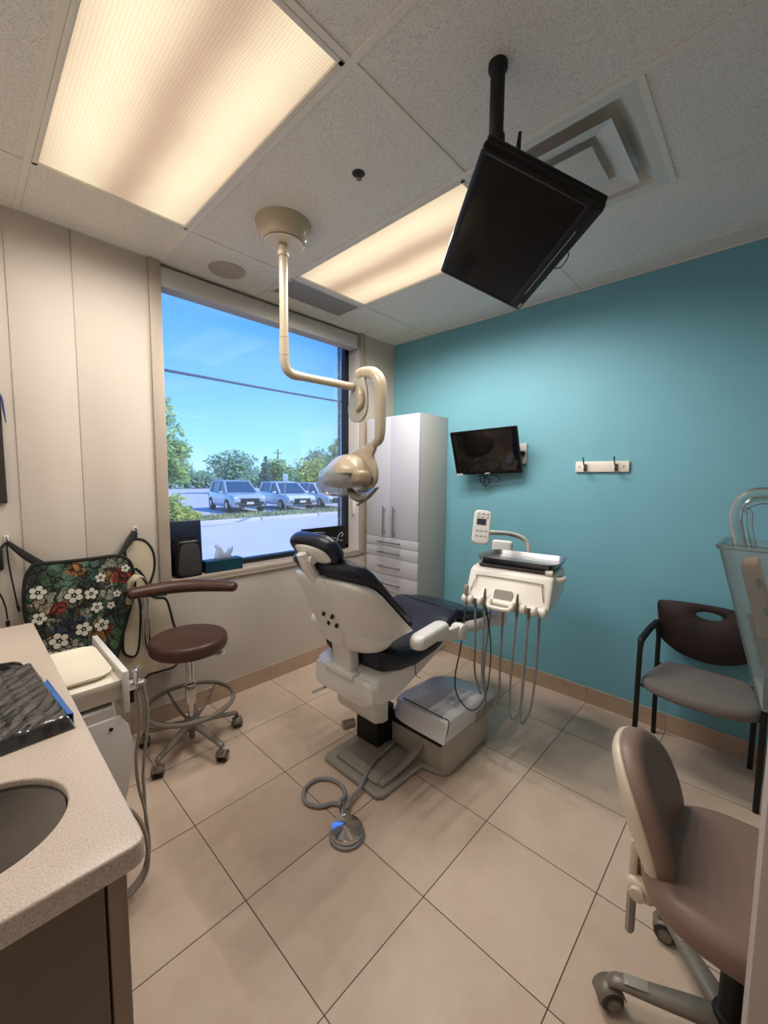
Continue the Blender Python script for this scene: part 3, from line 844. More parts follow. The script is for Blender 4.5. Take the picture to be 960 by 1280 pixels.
# parked cars ------------------------------------------------------------
M_tyre = pmat('tyre_rubber', rgb(28, 28, 30), 0.8)
M_carglass = pmat('car_glass', rgb(40, 66, 92), 0.06, spec=0.8)
M_lamp = pmat('headlamp', rgb(225, 232, 238), 0.1, spec=0.8)
M_grille = pmat('car_grille', rgb(22, 24, 28), 0.4)
def car(name, label, x, y, rz, L, W, Hh, paint, suv):
    t = empty(name, label, 'car', (x, y, GZ), rz, group='cars parked across the road')
    hw = W / 2
    # local: +x is the nose; stations along the length: (x, z_bottom, z_belt, z_half-width factor)
    hood = Hh * (0.63 if suv else 0.60)
    st = [(-L / 2, .45, Hh * .60, .84), (-L / 2 + .12, .32, Hh * .63, .93), (-L * .32, .28, Hh * .64, 1.0), (0, .27, Hh * .62, 1.0), (L * .2, .28, hood, 1.0),
          (L * .36, .30, hood * .97, .98), (L / 2 - .18, .30, hood * .90, .93), (L / 2 - .02, .34, hood * .76, .86), (L / 2, .40, hood * .6, .80)]
    rings = []
    for (sx, zb, zt, f) in st:
        w = hw * f
        rings.append([(sx, -w * .93, zb), (sx, -w, zb + .18), (sx, -w, zt * .72), (sx, -w * .94, zt * .95), (sx, -w * .80, zt), (sx, w * .80, zt), (sx, w * .94, zt * .95), (sx, w, zt * .72), (sx, w, zb + .18), (sx, w * .93, zb)])
    b = NB(); loft(b, rings)
    # roof skin
    rx0, rx1 = -L * .43, L * .08
    loft(b, [[(rx0 + .16, -hw * .70, Hh - .06), (rx0 + .16, hw * .70, Hh - .06), (rx0 + .16, hw * .66, Hh - .02), (rx0 + .16, -hw * .66, Hh - .02)],
             [(-L * .15, -hw * .72, Hh - .03), (-L * .15, hw * .72, Hh - .03), (-L * .15, hw * .66, Hh + .02), (-L * .15, -hw * .66, Hh + .02)],
             [(rx1 - .1, -hw * .70, Hh - .07), (rx1 - .1, hw * .70, Hh - .07), (rx1 - .1, hw * .66, Hh - .03), (rx1 - .1, -hw * .66, Hh - .03)]])
    for s in (-1, 1):      # pillars
        for (xa, xb, d) in ((L * .235, rx1 - .1, .05), (-L * .06, -L * .07, .05), (-L * .40, rx0 + .17, .09)):
            tube(b, [(xa, s * hw * .86, Hh * .62), (xb, s * hw * .70, Hh - .05)], d, seg=6)
    obj('body', b, paint, t, ang=30)
    b = NB()
    zr = Hh - .05
    g0 = [(L * .235, Hh * .61), (rx1 - .1, zr), (rx0 + .16, zr), (-L * .45, Hh * .63)]
    loft(b, [[(px, -hw * (.84 if pz < Hh * .7 else .69), pz) for px, pz in g0], [(px, hw * (.84 if pz < Hh * .7 else .69), pz) for px, pz in g0]])
    obj('windows', b, M_carglass, t, ang=20)
    for sx in (-L * .30, L * .315):
        for s in (-1, 1):
            b = NB(); R = .36 if suv else .32
            lathe(b, [(0, -.1), (R * .7, -.11), (R * .97, -.1), (R, -.06), (R, .06), (R * .97, .1), (R * .7, .11), (0, .1)], M=Matrix.Translation((sx, s * (hw - .09), R)) @ Matrix.Rotation(pi / 2, 4, 'X'), seg=20)
            w = obj('wheel', b, M_tyre, t)
            b = NB(); lathe(b, [(0, .0), (R * .25, .005), (R * .6, -.005), (R * .64, -.01), (0, -.02)], M=Matrix.Translation((sx, s * (hw + .02), R)) @ Matrix.Rotation(-s * pi / 2, 4, 'X'), seg=14)
            obj('rim', b, M_steel, w)
    b = NB(); box(b, (L / 2 - .03, 0, hood * .62), (.1, W * .52, hood * .24), bev=.03)
    box(b, (L / 2 - .04, 0, .42), (.1, W * .62, .12), bev=.03); obj('grille', b, M_grille, t)
    for s in (-1, 1):
        b = NB(); box(b, (L / 2 - .12, s * hw * .68, hood * .74), (.16, .34, .13), rot=(0, 0, -s * .3), bev=.03); obj('headlight', b, M_lamp, t)
        b = NB(); box(b, (L * .17, s * (hw + .07), Hh * .63), (.12, .2, .13), bev=.04); obj('wing_mirror', b, paint, t)
    b = NB(); box(b, (L / 2 + .015, 0, .52), (.02, .36, .12)); obj('number_plate', b, M_whitematte, t)
    if suv:
        for s in (-1, 1):
            b = NB(); tube(b, [(-L * .38, s * hw * .62, Hh), (-L * .34, s * hw * .62, Hh + .06), (-L * .05, s * hw * .62, Hh + .06), (0, s * hw * .62, Hh)], .02, n=3, seg=6); obj('roof_rail', b, M_steel, t)
    return t
M_suv = pmat('car_paint_grey', rgb(176, 188, 198), 0.25, 0.3, coat=0.6)
M_silver = pmat('car_paint_silver', rgb(214, 220, 226), 0.25, 0.3, coat=0.6)
M_pale = pmat('car_paint_white', rgb(214, 220, 226), 0.25, 0.1, coat=0.6)
car('parked_car', 'grey-blue off-road car with roof rails parked across the road', 7.55, 18.4, RAD(-98), 4.4, 1.85, 1.62, M_suv, True)
car('parked_car', 'silver car parked beside the grey-blue off-road car', 10.35, 17.9, RAD(-98), 4.4, 1.85, 1.55, M_silver, False)
car('parked_car', 'white car parked at the brick end of the row, partly behind the lamp', 13.0, 17.9, RAD(-98), 4.4, 1.85, 1.48, M_pale, False)
t = empty('parking_sign', 'small sign on a thin post in front of the parked cars', 'sign', (8.55, 15.1, GZ))
b = NB(); tube(b, [(0, 0, 0.05), (0, 0, 2.0)], 0.03, seg=8); obj('post', b, M_steel, t)
b = NB(); box(b, (0, -.04, 1.78), (0.3, 0.012, 0.42), bev=0.005); obj('sign_plate', b, pmat('sign_grey', rgb(150, 170, 190), 0.5), t)
t = empty('utility_pole', 'thin grey utility pole rising above the distant trees', 'pole', (33.0, 55.0, GZ))
b = NB(); tube(b, [(0, 0, -.1), (0, 0, 6.2)], [0.16, 0.1], seg=8); obj('pole_shaft', b, M_bark, t)
b = NB(); box(b, (0, 0, 5.6), (1.6, .12, .12)); obj('cross_arm', b, M_bark, t)
b = NB()
A, B = Vector((0.318, 7.0, 3.767)), Vector((6.98, 9.0, 4.257))
d = B - A
tube(b, [A - d * 1.2 + Vector((0, 0, .1)), A - d * .5, A, (A + B) / 2 + Vector((0, 0, -.012)), B, B + d * .6, B + d * 1.2 + Vector((0, 0, .12))], 0.033, seg=8)
single('overhead_cable', b, pmat('cable_sheath', rgb(40, 66, 92), 0.7), 'dark overhead cable crossing the blue sky outside the window', 'cable')

# ------------------------------------------------------------------ tall cabinet in the corner
t = empty('tall_cabinet', 'tall white cabinet with two doors and four drawers in the corner by the teal wall', 'cabinet', (-0.19, -0.33, 0))
cx0, cx1, cy0, cy1 = -0.36, -0.003, -0.617, -0.035
b = NB(); bb(b, cx0, cx1, cy0, cy1, 0.06, 2.008, bev=0.002); bb(b, cx0 + 0.04, cx1, cy0 + 0.01, cy1 - 0.01, 0, 0.06); obj('carcass', b, M_cabside, t, world=True)
def bar_handle(bm, axis, x, y, z, L):
    if axis == 'z':
        tube(bm, [(x - 0.03, y, z - L / 2), (x - 0.03, y, z + L / 2)], 0.006, seg=10)
        for s in (-1, 1):
            tube(bm, [(x, y, z + s * L * .38), (x - 0.03, y, z + s * L * .38)], 0.0045, seg=8)
    else:
        tube(bm, [(x - 0.03, y - L / 2, z), (x - 0.03, y + L / 2, z)], 0.006, seg=10)
        for s in (-1, 1):
            tube(bm, [(x, y + s * L * .38, z), (x - 0.03, y + s * L * .38, z)], 0.0045, seg=8)
ym = -0.319
for ya, yb, hy in ((ym + 0.0015, cy1, -0.262), (cy0, ym - 0.0015, -0.372)):
    b = NB(); bb(b, cx0 - 0.02, cx0, ya, yb, 1.003, 2.006, bev=0.0015); d = obj('door', b, M_cab, t, world=True)
    b = NB(); bar_handle(b, 'z', cx0 - 0.02, hy, 1.142, 0.25); obj('handle', b, M_steel, d, world=True)
for za, zb in ((0.924, 1.0), (0.829, 0.921), (0.681, 0.826), (0.535, 0.678), (0.30, 0.532), (0.065, 0.297)):
    b = NB(); bb(b, cx0 - 0.02, cx0, cy0, cy1, za, zb, bev=0.0015); d = obj('drawer', b, M_cab, t, world=True)
    b = NB(); bar_handle(b, 'y', cx0 - 0.02, (cy0 + cy1) / 2, (za + zb) / 2, 0.26); obj('handle', b, M_steel, d, world=True)

# ------------------------------------------------------------------ counter with sink
b = NB()
out = [(-3.345, -1.889), (-2.70, -1.889), (-2.688, -1.884), (-2.680, -1.872), (-2.680, -0.455), (-2.692, -0.443), (-3.345, -0.443)]
SKX, SKY, SKR = -2.884, -1.668, 0.128
hole = [(SKX + SKR * 1.02 * cos(2 * pi * k / 56), SKY + SKR * sin(2 * pi * k / 56)) for k in range(56)]
plate(b, out, [hole], 0.042, M=Matrix.Translation((0, 0, 0.858)), bev=0.005, seg=3)
single('countertop', b, M_counter, 'speckled beige countertop with rounded corner and a sink cut-out', 'countertop', ang=50)
t = empty('sink', 'round stainless steel sink set under the speckled countertop', 'sink', (SKX, SKY, 0.858))
b = NB()
lathe(b, [(SKR - .0005, 0.030), (SKR - .003, 0.029), (SKR - .004, -0.03), (SKR - 0.010, -0.11), (SKR - 0.03, -0.145), (SKR - 0.07, -0.158), (0.02, -0.162), (0.02, -0.166), (SKR - .07, -0.162), (SKR - .025, -0.147), (SKR - .002, -0.03), (SKR - .0005, .02)], seg=56)
obj('bowl', b, M_sink, t)
b = NB(); lathe(b, [(0, -0.160), (0.028, -0.1605), (0.03, -0.158), (0.02, -0.1565), (0, -0.159)], seg=24); obj('drain', b, M_chrome, t)
t = empty('base_cabinet', 'dark taupe base cabinet under the sink end of the countertop', 'cabinet', (-3.0, -1.5, 0))
b = NB(); bb(b, -3.345, -2.738, -1.868, -1.85, 0.0, 0.857, bev=0.001); bb(b, -3.345, -2.738, -1.10, -1.082, 0.1, 0.857); bb(b, -3.345, -2.76, -1.85, -1.10, 0.1, 0.12); bb(b, -3.345, -3.33, -1.85, -1.10, 0.1, 0.857)
obj('end_panel', b, M_darkcab, t, world=True)
for ya, yb in ((-1.866, -1.478), (-1.474, -1.085)):
    b = NB(); bb(b, -2.734, -2.705, ya, yb, 0.10, 0.845, bev=0.004); d = obj('door', b, pmat('door_laminate', rgb(140, 122, 106), 0.4), t, world=True)
b = NB(); bb(b, -3.345, -2.80, -1.85, -1.085, 0.0, 0.1); obj('plinth', b, M_blackmatte, t, world=True)

# keyboard sealed in cling film
KX, KY, KR = -2.852, -1.225, RAD(-86)
t = empty('keyboard', 'black keyboard sealed in crinkled clear film on the countertop', 'keyboard', (KX, KY, 0.9), KR)
b = NB(); w, dpt = 0.43, 0.26
loft(b, [[(x, y, z) for x, y in rrect(w * s, dpt * s, 0.02)] for s, z in ((0.985, 0.001), (1, 0.004), (1, 0.016), (0.985, 0.02))])
obj('keyboard_base', b, M_black, t)
b = NB()
for r_ in range(6):
    for c_ in range(19):
        if r_ == 0 and 5 < c_ < 11:
            if c_ == 8: box(b, (-w / 2 + 0.026 + c_ * 0.021, -dpt / 2 + 0.04, 0.023), (0.1, 0.024, 0.007), bev=0.002)
            continue
        box(b, (-w / 2 + 0.026 + c_ * 0.021, -dpt / 2 + 0.04 + r_ * 0.033, 0.023), (0.018, 0.026, 0.007), bev=0.002, seg=1)
obj('keys', b, pmat('key_plastic', rgb(70, 66, 64), 0.45), t)
b = NB(); n1, n2 = 90, 60
rk = random.Random(2)
waves = [(rk.uniform(20, 90), rk.uniform(20, 90), rk.uniform(0, 6), rk.uniform(.0009, .0024)) for _ in range(9)]
def fz(x, y):
    e = min(w / 2 + .006 - abs(x), dpt / 2 + .006 - abs(y))
    base = 0.0275 * min(1, max(0, e / 0.012)) ** .5 + .0012
    return base + (sum(a * (1 - abs(sin(p * x + q * y + f))) for p, q, f, a in waves)) * min(1, max(0, e / .01))
G = [[b.verts.new((-w / 2 - .006 + (w + .012) * i / n1, -dpt / 2 - .006 + (dpt + .012) * j / n2, 0)) for j in range(n2 + 1)] for i in range(n1 + 1)]
for row in G:
    for v in row:
        v.co.z = fz(v.co.x, v.co.y)
for i in range(n1):
    for j in range(n2):
        b.faces.new((G[i][j], G[i + 1][j], G[i + 1][j + 1], G[i][j + 1]))
obj('film_wrap', b, M_film, t, ang=60, label='crinkled clear film')
b = NB(); rr = random.Random(4)
box(b, (0.07, dpt / 2 + 0.006, 0.016), (0.26, 0.003, 0.024), bev=0.001)
box(b, (0.08, dpt / 2 - 0.001, 0.0295), (0.24, 0.012, 0.0015), rot=(-0.25, 0, 0.02)); obj('tape', b, M_tape, t, label='blue tape along the edge')
t = empty('computer_mouse', 'black computer mouse beyond the sealed keyboard on the countertop', 'mouse', (-2.81, -0.965, 0.9), RAD(-20))
b = NB(); cushion(b, sup(0.058, 0.032, 2.6, 28), 0.0, 0.034, 0.022, rb=0.004, crown=0.004); obj('mouse_shell', b, M_black, t)
b = NB(); box(b, (0.028, 0, 0.036), (0.02, 0.006, 0.006), bev=0.002); obj('scroll_wheel', b, M_darkgrey, t)

# ------------------------------------------------------------------ assistant's cart under the counter
t = empty('instrument_cart', 'white rounded cart with a pulled-out drawer tucked under the countertop', 'cart', (-2.75, -0.8, 0))
b = NB()
def cart_ring(z, bulge):
    pts = [(-3.1, -1.0), (-2.62, -1.0)]
    for k in range(0, 9):
        a = k / 8 * pi
        pts.append((-2.62 + bulge * sin(a) ** 0.6, -1.0 + 0.42 * k / 8))
    pts += [(-2.62, -0.58), (-3.1, -0.58)]
    return [(x, y, z) for x, y in pts]
loft(b, [cart_ring(z, bu) for z, bu in ((0.05, 0.03), (0.08, 0.06), (0.25, 0.10), (0.42, 0.135), (0.55, 0.14), (0.655, 0.125), (0.665, 0.11))])
pf = [(-2.72, 0.06), (-2.60, 0.06), (-2.545, 0.2), (-2.497, 0.40), (-2.478, 0.53), (-2.49, 0.62), (-2.515, 0.665), (-2.72, 0.665)]
plate(b, pf, [], 0.014, M=XZ(-0.996), bev=0.004)
bb(b, -2.7, -2.53, -1.0, -0.6, 0.66, 0.70)
obj('cart_body', b, M_white, t, world=True)
b = NB(); lathe(b, [(0, 0), (0.006, 0), (0.0065, 0.002), (0, 0.002)], M=Matrix.Translation((-2.545, -1.0105, 0.63)) @ Matrix.Rotation(pi / 2, 4, 'X'), seg=14); obj('screw_hole', b, M_dimgap, t, world=True)
for x in (-2.95, -2.66):
    for y in (-0.93, -0.65):
        b = NB(); lathe(b, [(0, -.012), (.022, -.012), (.025, -.006), (.025, .006), (.022, .012), (0, .012)], M=Matrix.Translation((x, y, .025)) @ Matrix.Rotation(pi / 2, 4, 'X'), seg=16); obj('caster', b, M_darkgrey, t, world=True)
b = NB(); bb(b, -3.05, -2.505, -0.998, -0.575, 0.768, 0.79, bev=0.003); bb(b, -3.05, -2.505, -0.985, -0.973, 0.715, 0.768, bev=0.002)
bb(b, -3.05, -2.505, -0.627, -0.615, 0.715, 0.768, bev=0.002)
d = obj('drawer', b, M_cream, t, world=True)
b = NB(); bb(b, -2.505, -2.485, -1.015, -0.555, 0.672, 0.822, bev=0.003); obj('drawer_front', b, M_white, d, world=True)
b = NB()
box(b, (-2.468, -0.97, 0.75), (0.03, 0.05, 0.03), bev=0.005)
tube(b, [(-2.475, -0.97, 0.735), (-2.455, -0.985, 0.75), (-2.432, -1.0, 0.757)], [0.011, 0.013, 0.010]); tube(b, [(-2.458, -0.985, 0.74), (-2.452, -0.985, 0.79), (-2.462, -0.983, 0.805)], [0.012, 0.011, 0.008])
tube(b, [(-2.44, -0.95, 0.75), (-2.438, -0.95, 0.80)], [0.009, 0.007]); obj('suction_holder', b, M_chrome, t, world=True, label='chrome suction handpieces')
b = NB(); box(b, (-2.474, -0.955, 0.715), (0.02, 0.06, 0.06), bev=0.004); obj('valve_block', b, M_black, t, world=True)
for pts in ([(-2.455, -0.985, 0.735), (-2.452, -1.0, 0.62), (-2.47, -1.0, 0.5), (-2.468, -1.0, 0.38), (-2.452, -1.02, 0.25), (-2.462, -1.05, 0.1), (-2.56, -1.08, 0.03)],
            [(-2.435, -0.985, 0.745), (-2.425, -0.99, 0.62), (-2.45, -1.0, 0.42), (-2.452, -1.01, 0.3), (-2.47, -1.04, 0.08), (-2.6, -1.06, 0.02)],
            [(-2.62, -1.04, 0.30), (-2.53, -1.06, 0.36), (-2.475, -1.08, 0.25), (-2.485, -1.1, 0.10), (-2.6, -1.1, 0.04)]):
    b = NB(); tube(b, pts, 0.0055 if pts[0][0] > -2.6 else 0.007, seg=8); obj('suction_hose', b, M_taupe, t, world=True)
b = NB()
M = TR(-2.665, -0.795, 0.7905, 0)
loft(b, [[(x, y, z) for x, y in rrect(0.30 * s, 0.335 * s2, 0.05)] for s, s2, z in ((0.9, 0.9, 0.0), (0.96, 0.96, 0.012), (1.0, 1.0, 0.017), (1.0, 1.0, 0.020), (.975, .975, 0.021), (0.95, 0.95, 0.019), (0.5, 0.5, 0.0185))], M=M)
single('plastic_tray', b, pmat('cream_tray', rgb(238, 230, 212), 0.35), 'cream rounded plastic tray lying on the pulled-out cart drawer', 'tray', loc=(-2.665, -0.795, 0.7905))

# ------------------------------------------------------------------ lead aprons, hooks and bits on the white wall
APRON = [(-2.621, 1.076), (-2.513, 1.073), (-2.396, 1.073), (-2.288, 1.071), (-2.240, 1.042), (-2.219, 0.980), (-2.215, 0.875), (-2.243, 0.766), (-2.274, 0.660), (-2.305, 0.555), (-2.331, 0.472), (-2.405, 0.461), (-2.523, 0.502), (-2.581, 0.565), (-2.619, 0.672), (-2.657, 0.763), (-2.674, 0.827), (-2.675, 0.925), (-2.665, 1.013), (-2.645, 1.057)]
def drape(bm, outline, y, th, amp=0.006, fr=9.0, mi=0, n=4, inset=0.0):
    """hanging sheet: a filled outline facing -y with soft vertical folds"""
    o = smooth_loop(outline, n)
    tmp = bmesh.new()
    vs = [tmp.verts.new((p[0], 0, p[1])) for p in o]
    f = tmp.faces.new(vs)
    x0 = min(p[0] for p in o); x1 = max(p[0] for p in o); z0 = min(p[1] for p in o); z1 = max(p[1] for p in o)
    for k in range(1, 26):
        bmesh.ops.bisect_plane(tmp, geom=tmp.verts[:] + tmp.edges[:] + tmp.faces[:], plane_co=(x0 + (x1 - x0) * k / 26, 0, 0), plane_no=(1, 0, 0))
    for k in range(1, 16):
        bmesh.ops.bisect_plane(tmp, geom=tmp.verts[:] + tmp.edges[:] + tmp.faces[:], plane_co=(0, 0, z0 + (z1 - z0) * k / 16), plane_no=(0, 0, 1))
    bmesh.ops.recalc_face_normals(tmp, faces=tmp.faces)
    for f in tmp.faces:
        if f.normal.y > 0: f.normal_flip()
    r = bmesh.ops.extrude_face_region(tmp, geom=tmp.faces[:])
    bmesh.ops.translate(tmp, vec=(0, th, 0), verts=[g for g in r['geom'] if isinstance(g, bmesh.types.BMVert)])
    bmesh.ops.recalc_face_normals(tmp, faces=tmp.faces)
    for v in tmp.verts:
        v.co.y += y + fold(v.co.x, v.co.z, amp, fr)
    merge(bm, tmp, None, mi)
def fold(x, z, amp, fr):
    return -amp * (sin(x * fr * 3 + z * 2.0) + 0.5 * sin(x * fr * 5.3 - z * 4 + 1))
def hem(bm, outline, y, r, amp=0.006, fr=9.0, n=4, mi=0):
    o = smooth_loop(outline, n)
    tube(bm, [(p[0], y + fold(p[0], p[1], amp, fr), p[1]) for p in o], r, seg=8, mi=mi, closed=True)
t = empty('lead_apron', 'flower print collage lead apron with black binding hanging by two straps', 'apron', (-2.45, -0.06, 0.78))
b = NB(); drape(b, APRON, -0.085, 0.008, 0.004, 6.0)
FLOW = [(-2.625, 0.937, .036), (-2.487, 0.898, .040), (-2.415, 0.892, .032), (-2.393, 0.815, .03), (-2.371, 0.968, .026), (-2.625, 0.810, .032), (-2.375, 0.714, .036), (-2.455, 0.714, .038), (-2.555, 0.678, .042), (-2.256, 1.0, .022), (-2.585, 0.605, .03), (-2.30, 0.868, .02), (-2.33, 0.81, .02)]
def disc(bm, x, z, r, mi, y, n=12):
    vs = [bm.verts.new((x + r * cos(2 * pi * k / n), y + fold(x + r * cos(2 * pi * k / n), z + r * sin(2 * pi * k / n), 0.004, 6.0), z + r * sin(2 * pi * k / n))) for k in range(n)]
    f = bm.faces.new(vs); f.material_index = mi
    if f.normal.y > 0 or True:
        f.normal_update()
        if f.normal.y > 0: f.normal_flip()
for i, (fx, fz_, R) in enumerate(FLOW):
    for k in range(5):
        a = 2 * pi * k / 5 + i * 0.7
        disc(b, fx + R * .62 * cos(a), fz_ + R * .62 * sin(a), R * .47, 2, -0.0865)
    for k in range(5):
        a = 2 * pi * k / 5 + i * 0.7
        disc(b, fx + R * .62 * cos(a), fz_ + R * .62 * sin(a), R * .36, 1, -0.0875)
    disc(b, fx, fz_, R * .2, 2, -0.0885)
    disc(b, fx, fz_, R * .1, 1, -0.0895)
obj('apron_front', b, [M_apron, M_petal, M_binding], t, world=True, ang=60)
b = NB(); hem(b, APRON, -0.081, 0.0085, 0.004, 6.0); obj('binding', b, M_binding, t, world=True)
for pts in ([(-2.716, 1.186), (-2.66, 1.122), (-2.605, 1.07)], [(-2.285, 1.063), (-2.23, 1.13), (-2.185, 1.186)]):
    b = NB(); tube(b, [(p[0], -0.02 - 0.06 * (1 - abs(1 - i) if False else min(1, (1.19 - p[1]) * 8)), p[1]) for i, p in enumerate(pts)], [0.010, 0.018, 0.02], seg=10, flat=0.25, up=(0, 1, 0), n=5)
    obj('strap', b, M_binding, t, world=True)

BT = [(-2.237, 1.098), (-2.212, 1.135), (-2.176, 1.145), (-2.136, 1.127), (-2.104, 1.077), (-2.094, 1.014), (-2.100, 0.949), (-2.120, 0.886), (-2.143, 0.824), (-2.196, 0.835), (-2.224, 0.932), (-2.236, 1.025)]
BB = [(-2.206, 0.975), (-2.144, 0.904), (-2.114, 0.804), (-2.046, 0.775), (-2.022, 0.700), (-2.006, 0.617), (-1.982, 0.525), (-1.976, 0.422), (-2.001, 0.348), (-2.087, 0.343), (-2.148, 0.340), (-2.208, 0.289), (-2.257, 0.289), (-2.293, 0.359), (-2.328, 0.450), (-2.284, 0.588), (-2.246, 0.762)]
BS = [(-2.241, 0.852), (-2.202, 0.844), (-2.185, 0.758), (-2.196, 0.574), (-2.215, 0.496), (-2.247, 0.492), (-2.277, 0.529), (-2.277, 0.620), (-2.260, 0.752)]
t = empty('lead_apron', 'plain beige lead apron with black binding hanging behind the brown stool', 'apron', (-2.17, -0.04, 0.75))
for nm, o_, y in (('apron_collar', BT, -0.028), ('apron_body', BB, -0.04), ('apron_strip', BS, -0.064)):
    b = NB(); drape(b, o_, y, 0.007, 0.004, 11.0); q = obj(nm, b, M_beige, t, world=True, ang=60)
    b = NB(); hem(b, o_, y + 0.003, 0.0075, 0.004, 11.0); obj('binding', b, M_binding, q, world=True)
b = NB()
loft(b, [[(x, -0.085 - dy, z) for x, z, dy in ((-2.262, .80, 0), (-2.25, .93, .01), (-2.225, .965, .03), (-2.19, .955, .035), (-2.165, .90, .02))],
         [(x + .03, -0.085 - dy, z - .012) for x, z, dy in ((-2.262, .80, .004), (-2.25, .93, .02), (-2.225, .965, .045), (-2.19, .94, .045), (-2.165, .87, .02))]], caps=False, closed=False)
o = obj('collar_flap', b, M_beige, t, world=True, ang=60)
md = o.modifiers.new('thickness', 'SOLIDIFY'); md.thickness = 0.006
b = NB(); tube(b, [(-2.178, -0.012, 1.19), (-2.18, -0.02, 1.145)], 0.006, seg=6); obj('hanging_loop', b, M_binding, t, world=True)

def wall_hook(x, z, label):
    t = empty('wall_hook', label, 'hook', (x, 0, z), group='small hooks on the white wall')
    b = NB(); box(b, (0, -0.004, 0), (0.018, 0.006, 0.034), bev=0.002); obj('backing_plate', b, M_whitematte, t)
    b = NB(); tube(b, [(0, -0.009, 0.008), (0, -0.022, 0.004), (0, -0.026, -0.010), (0, -0.034, 0.0)], 0.0035, seg=8); obj('prong', b, M_hookmetal, t)
wall_hook(-2.717, 1.200, 'small white wall hook carrying the strap beside the hanging cord')
wall_hook(-2.180, 1.200, 'small white wall hook holding the plain beige apron')
b = NB(); tube(b, [(-2.719, -0.03, 1.178), (-2.716, -0.03, 1.082), (-2.705, -0.03, 0.964), (-2.694, -0.025, 0.864)], 0.0035, seg=6)
tube(b, [(-2.695, -0.025, 0.875), (-2.69, -0.025, 0.845)], [0.006, 0.004], seg=6); single('hanging_cord', b, M_blackmatte, 'thin black cord hanging from the white wall hook beside the apron', 'cord')
b = NB(); tube(b, [(-2.775, -0.03, 0.99), (-2.752, -0.03, 0.94), (-2.738, -0.03, 0.88), (-2.734, -0.03, 0.82)], 0.0035, seg=6); box(b, (-2.734, -0.03, 0.80), (0.016, 0.012, 0.03), bev=0.003)
single('hanging_cord', b, M_blackmatte, 'dark cord with a plug end hanging above the far end of the countertop', 'cord')
b = NB(); bb(b, -2.86, -2.735, -0.06, -0.001, 1.06, 1.165, bev=0.008); tube(b, [(-2.745, -0.03, 1.155), (-2.72, -0.02, 1.185)], 0.012, seg=8, flat=.4)
single('remote_holder', b, M_blackmatte, 'black pouch hanging at the wall hook on the picture edge', 'pouch', loc=(-2.80, -0.03, 1.11))
t = empty('picture_frame', 'dark framed picture high on the white wall at the picture edge', 'picture', (-2.95, -0.001, 1.62))
b = NB(); plate(b, rrect(0.48, 0.50, 0.004), [rrect(0.40, 0.42, 0.002)], 0.025, M=Matrix.Translation((-2.945, -0.001, 1.62)) @ XZ(0), bev=0.003); obj('frame_rim', b, pmat('dark_frame', rgb(48, 38, 38), 0.4), t, world=True)
b = NB(); bb(b, -3.15, -2.74, -0.014, -0.004, 1.4, 1.84); obj('picture_panel', b, M_glossblue, t, world=True)
b = NB(); tube(b, [(-2.73, -0.035, 1.90), (-2.705, -0.04, 1.86), (-2.699, -0.045, 1.80), (-2.693, -0.04, 1.74)], [0.008, 0.016, 0.014, 0.006], flat=0.3, seg=8)
single('ribbon', b, pmat('blue_ribbon', rgb(30, 48, 110), 0.4), 'blue ribbon hanging from the corner of the dark framed picture', 'ribbon')

# ------------------------------------------------------------------ things on the window sill
SZ = 0.872
b = NB(); box(b, (-1.868, 0.105, SZ + 0.172), (0.20, 0.02, 0.342), rot=(RAD(-3), 0, 0), bev=0.003); single('document_folder', b, M_glossblue, 'tall navy blue folder standing on the sill behind the speaker', 'folder', loc=(-1.868, 0.105, SZ))
t = empty('portable_speaker', 'dark portable speaker with rounded grey front on the window sill', 'speaker', (-1.886, 0.04, SZ))
b = NB(); cushion(b, rrect(0.158, 0.10, 0.03), 0, 0.236, 0.03, rb=0.006); obj('cabinet', b, M_black, t)
b = NB(); plate(b, smooth_loop([(-.06, .02), (.06, .02), (.064, .12), (.05, .2), (0, .214), (-.05, .2), (-.064, .12)], 5), [], 0.012, M=XZ(-0.044), bev=0.004); obj('grille_cloth', b, pmat('speaker_cloth', rgb(48, 46, 48), 0.85, bump=.3, bscale=800), t)
b = NB(); tube(b, [(-.04, 0, .234), (-.03, 0, .248), (.03, 0, .248), (.04, 0, .234)], 0.006, seg=8); obj('carry_handle', b, M_black, t)
b = NB(); cushion(b, rrect(0.25, 0.085, 0.006), 0, 0.078, 0.003, M=TR(-1.655, 0.045, SZ, RAD(-2))); single('tissue_box', b, M_teal, 'dark teal rectangular tissue box on the window sill', 'tissue box', loc=(-1.655, 0.045, SZ))
b = NB()
orn = [(-.055, 0), (.05, 0), (.046, .022), (.062, .05), (.066, .078), (.052, .066), (.036, .07), (.022, .046), (.004, .034), (-.012, .052), (-.03, .088), (-.05, .098), (-.062, .084), (-.05, .07), (-.056, .04)]
plate(b, smooth_loop(orn, 3), [], 0.006, M=Matrix.Translation((-1.645, 0.05, SZ + 0.0785)) @ XZ(0), bev=0.001)
plate(b, smooth_loop([(p[0] * .8 + .02, p[1] * .75) for p in orn], 3), [], 0.006, M=Matrix.Translation((-1.645, 0.065, SZ + 0.0785)) @ XZ(0), bev=0.001)
single('winged_ornament', b, frosted('pale_clear_plastic', rgb(190, 206, 226), 0.5), 'pale see-through winged ornament standing on the teal tissue box', 'ornament', loc=(-1.645, 0.05, SZ + .0785))
t = empty('sign_board', 'black board with pale swirls leaning in the window corner by the cabinet', 'sign', (-0.74, 0.10, SZ))
SM = Matrix.Translation((-0.735, 0.085, SZ)) @ Matrix.Rotation(RAD(8), 4, 'X')
b = NB(); box(b, (0, 0.006, 0.105), (0.47, 0.012, 0.21), rot=(0, 0, 0), bev=0.003); obj('board', b, M_black, t, world=False)
b.free() if False else None
b = NB()
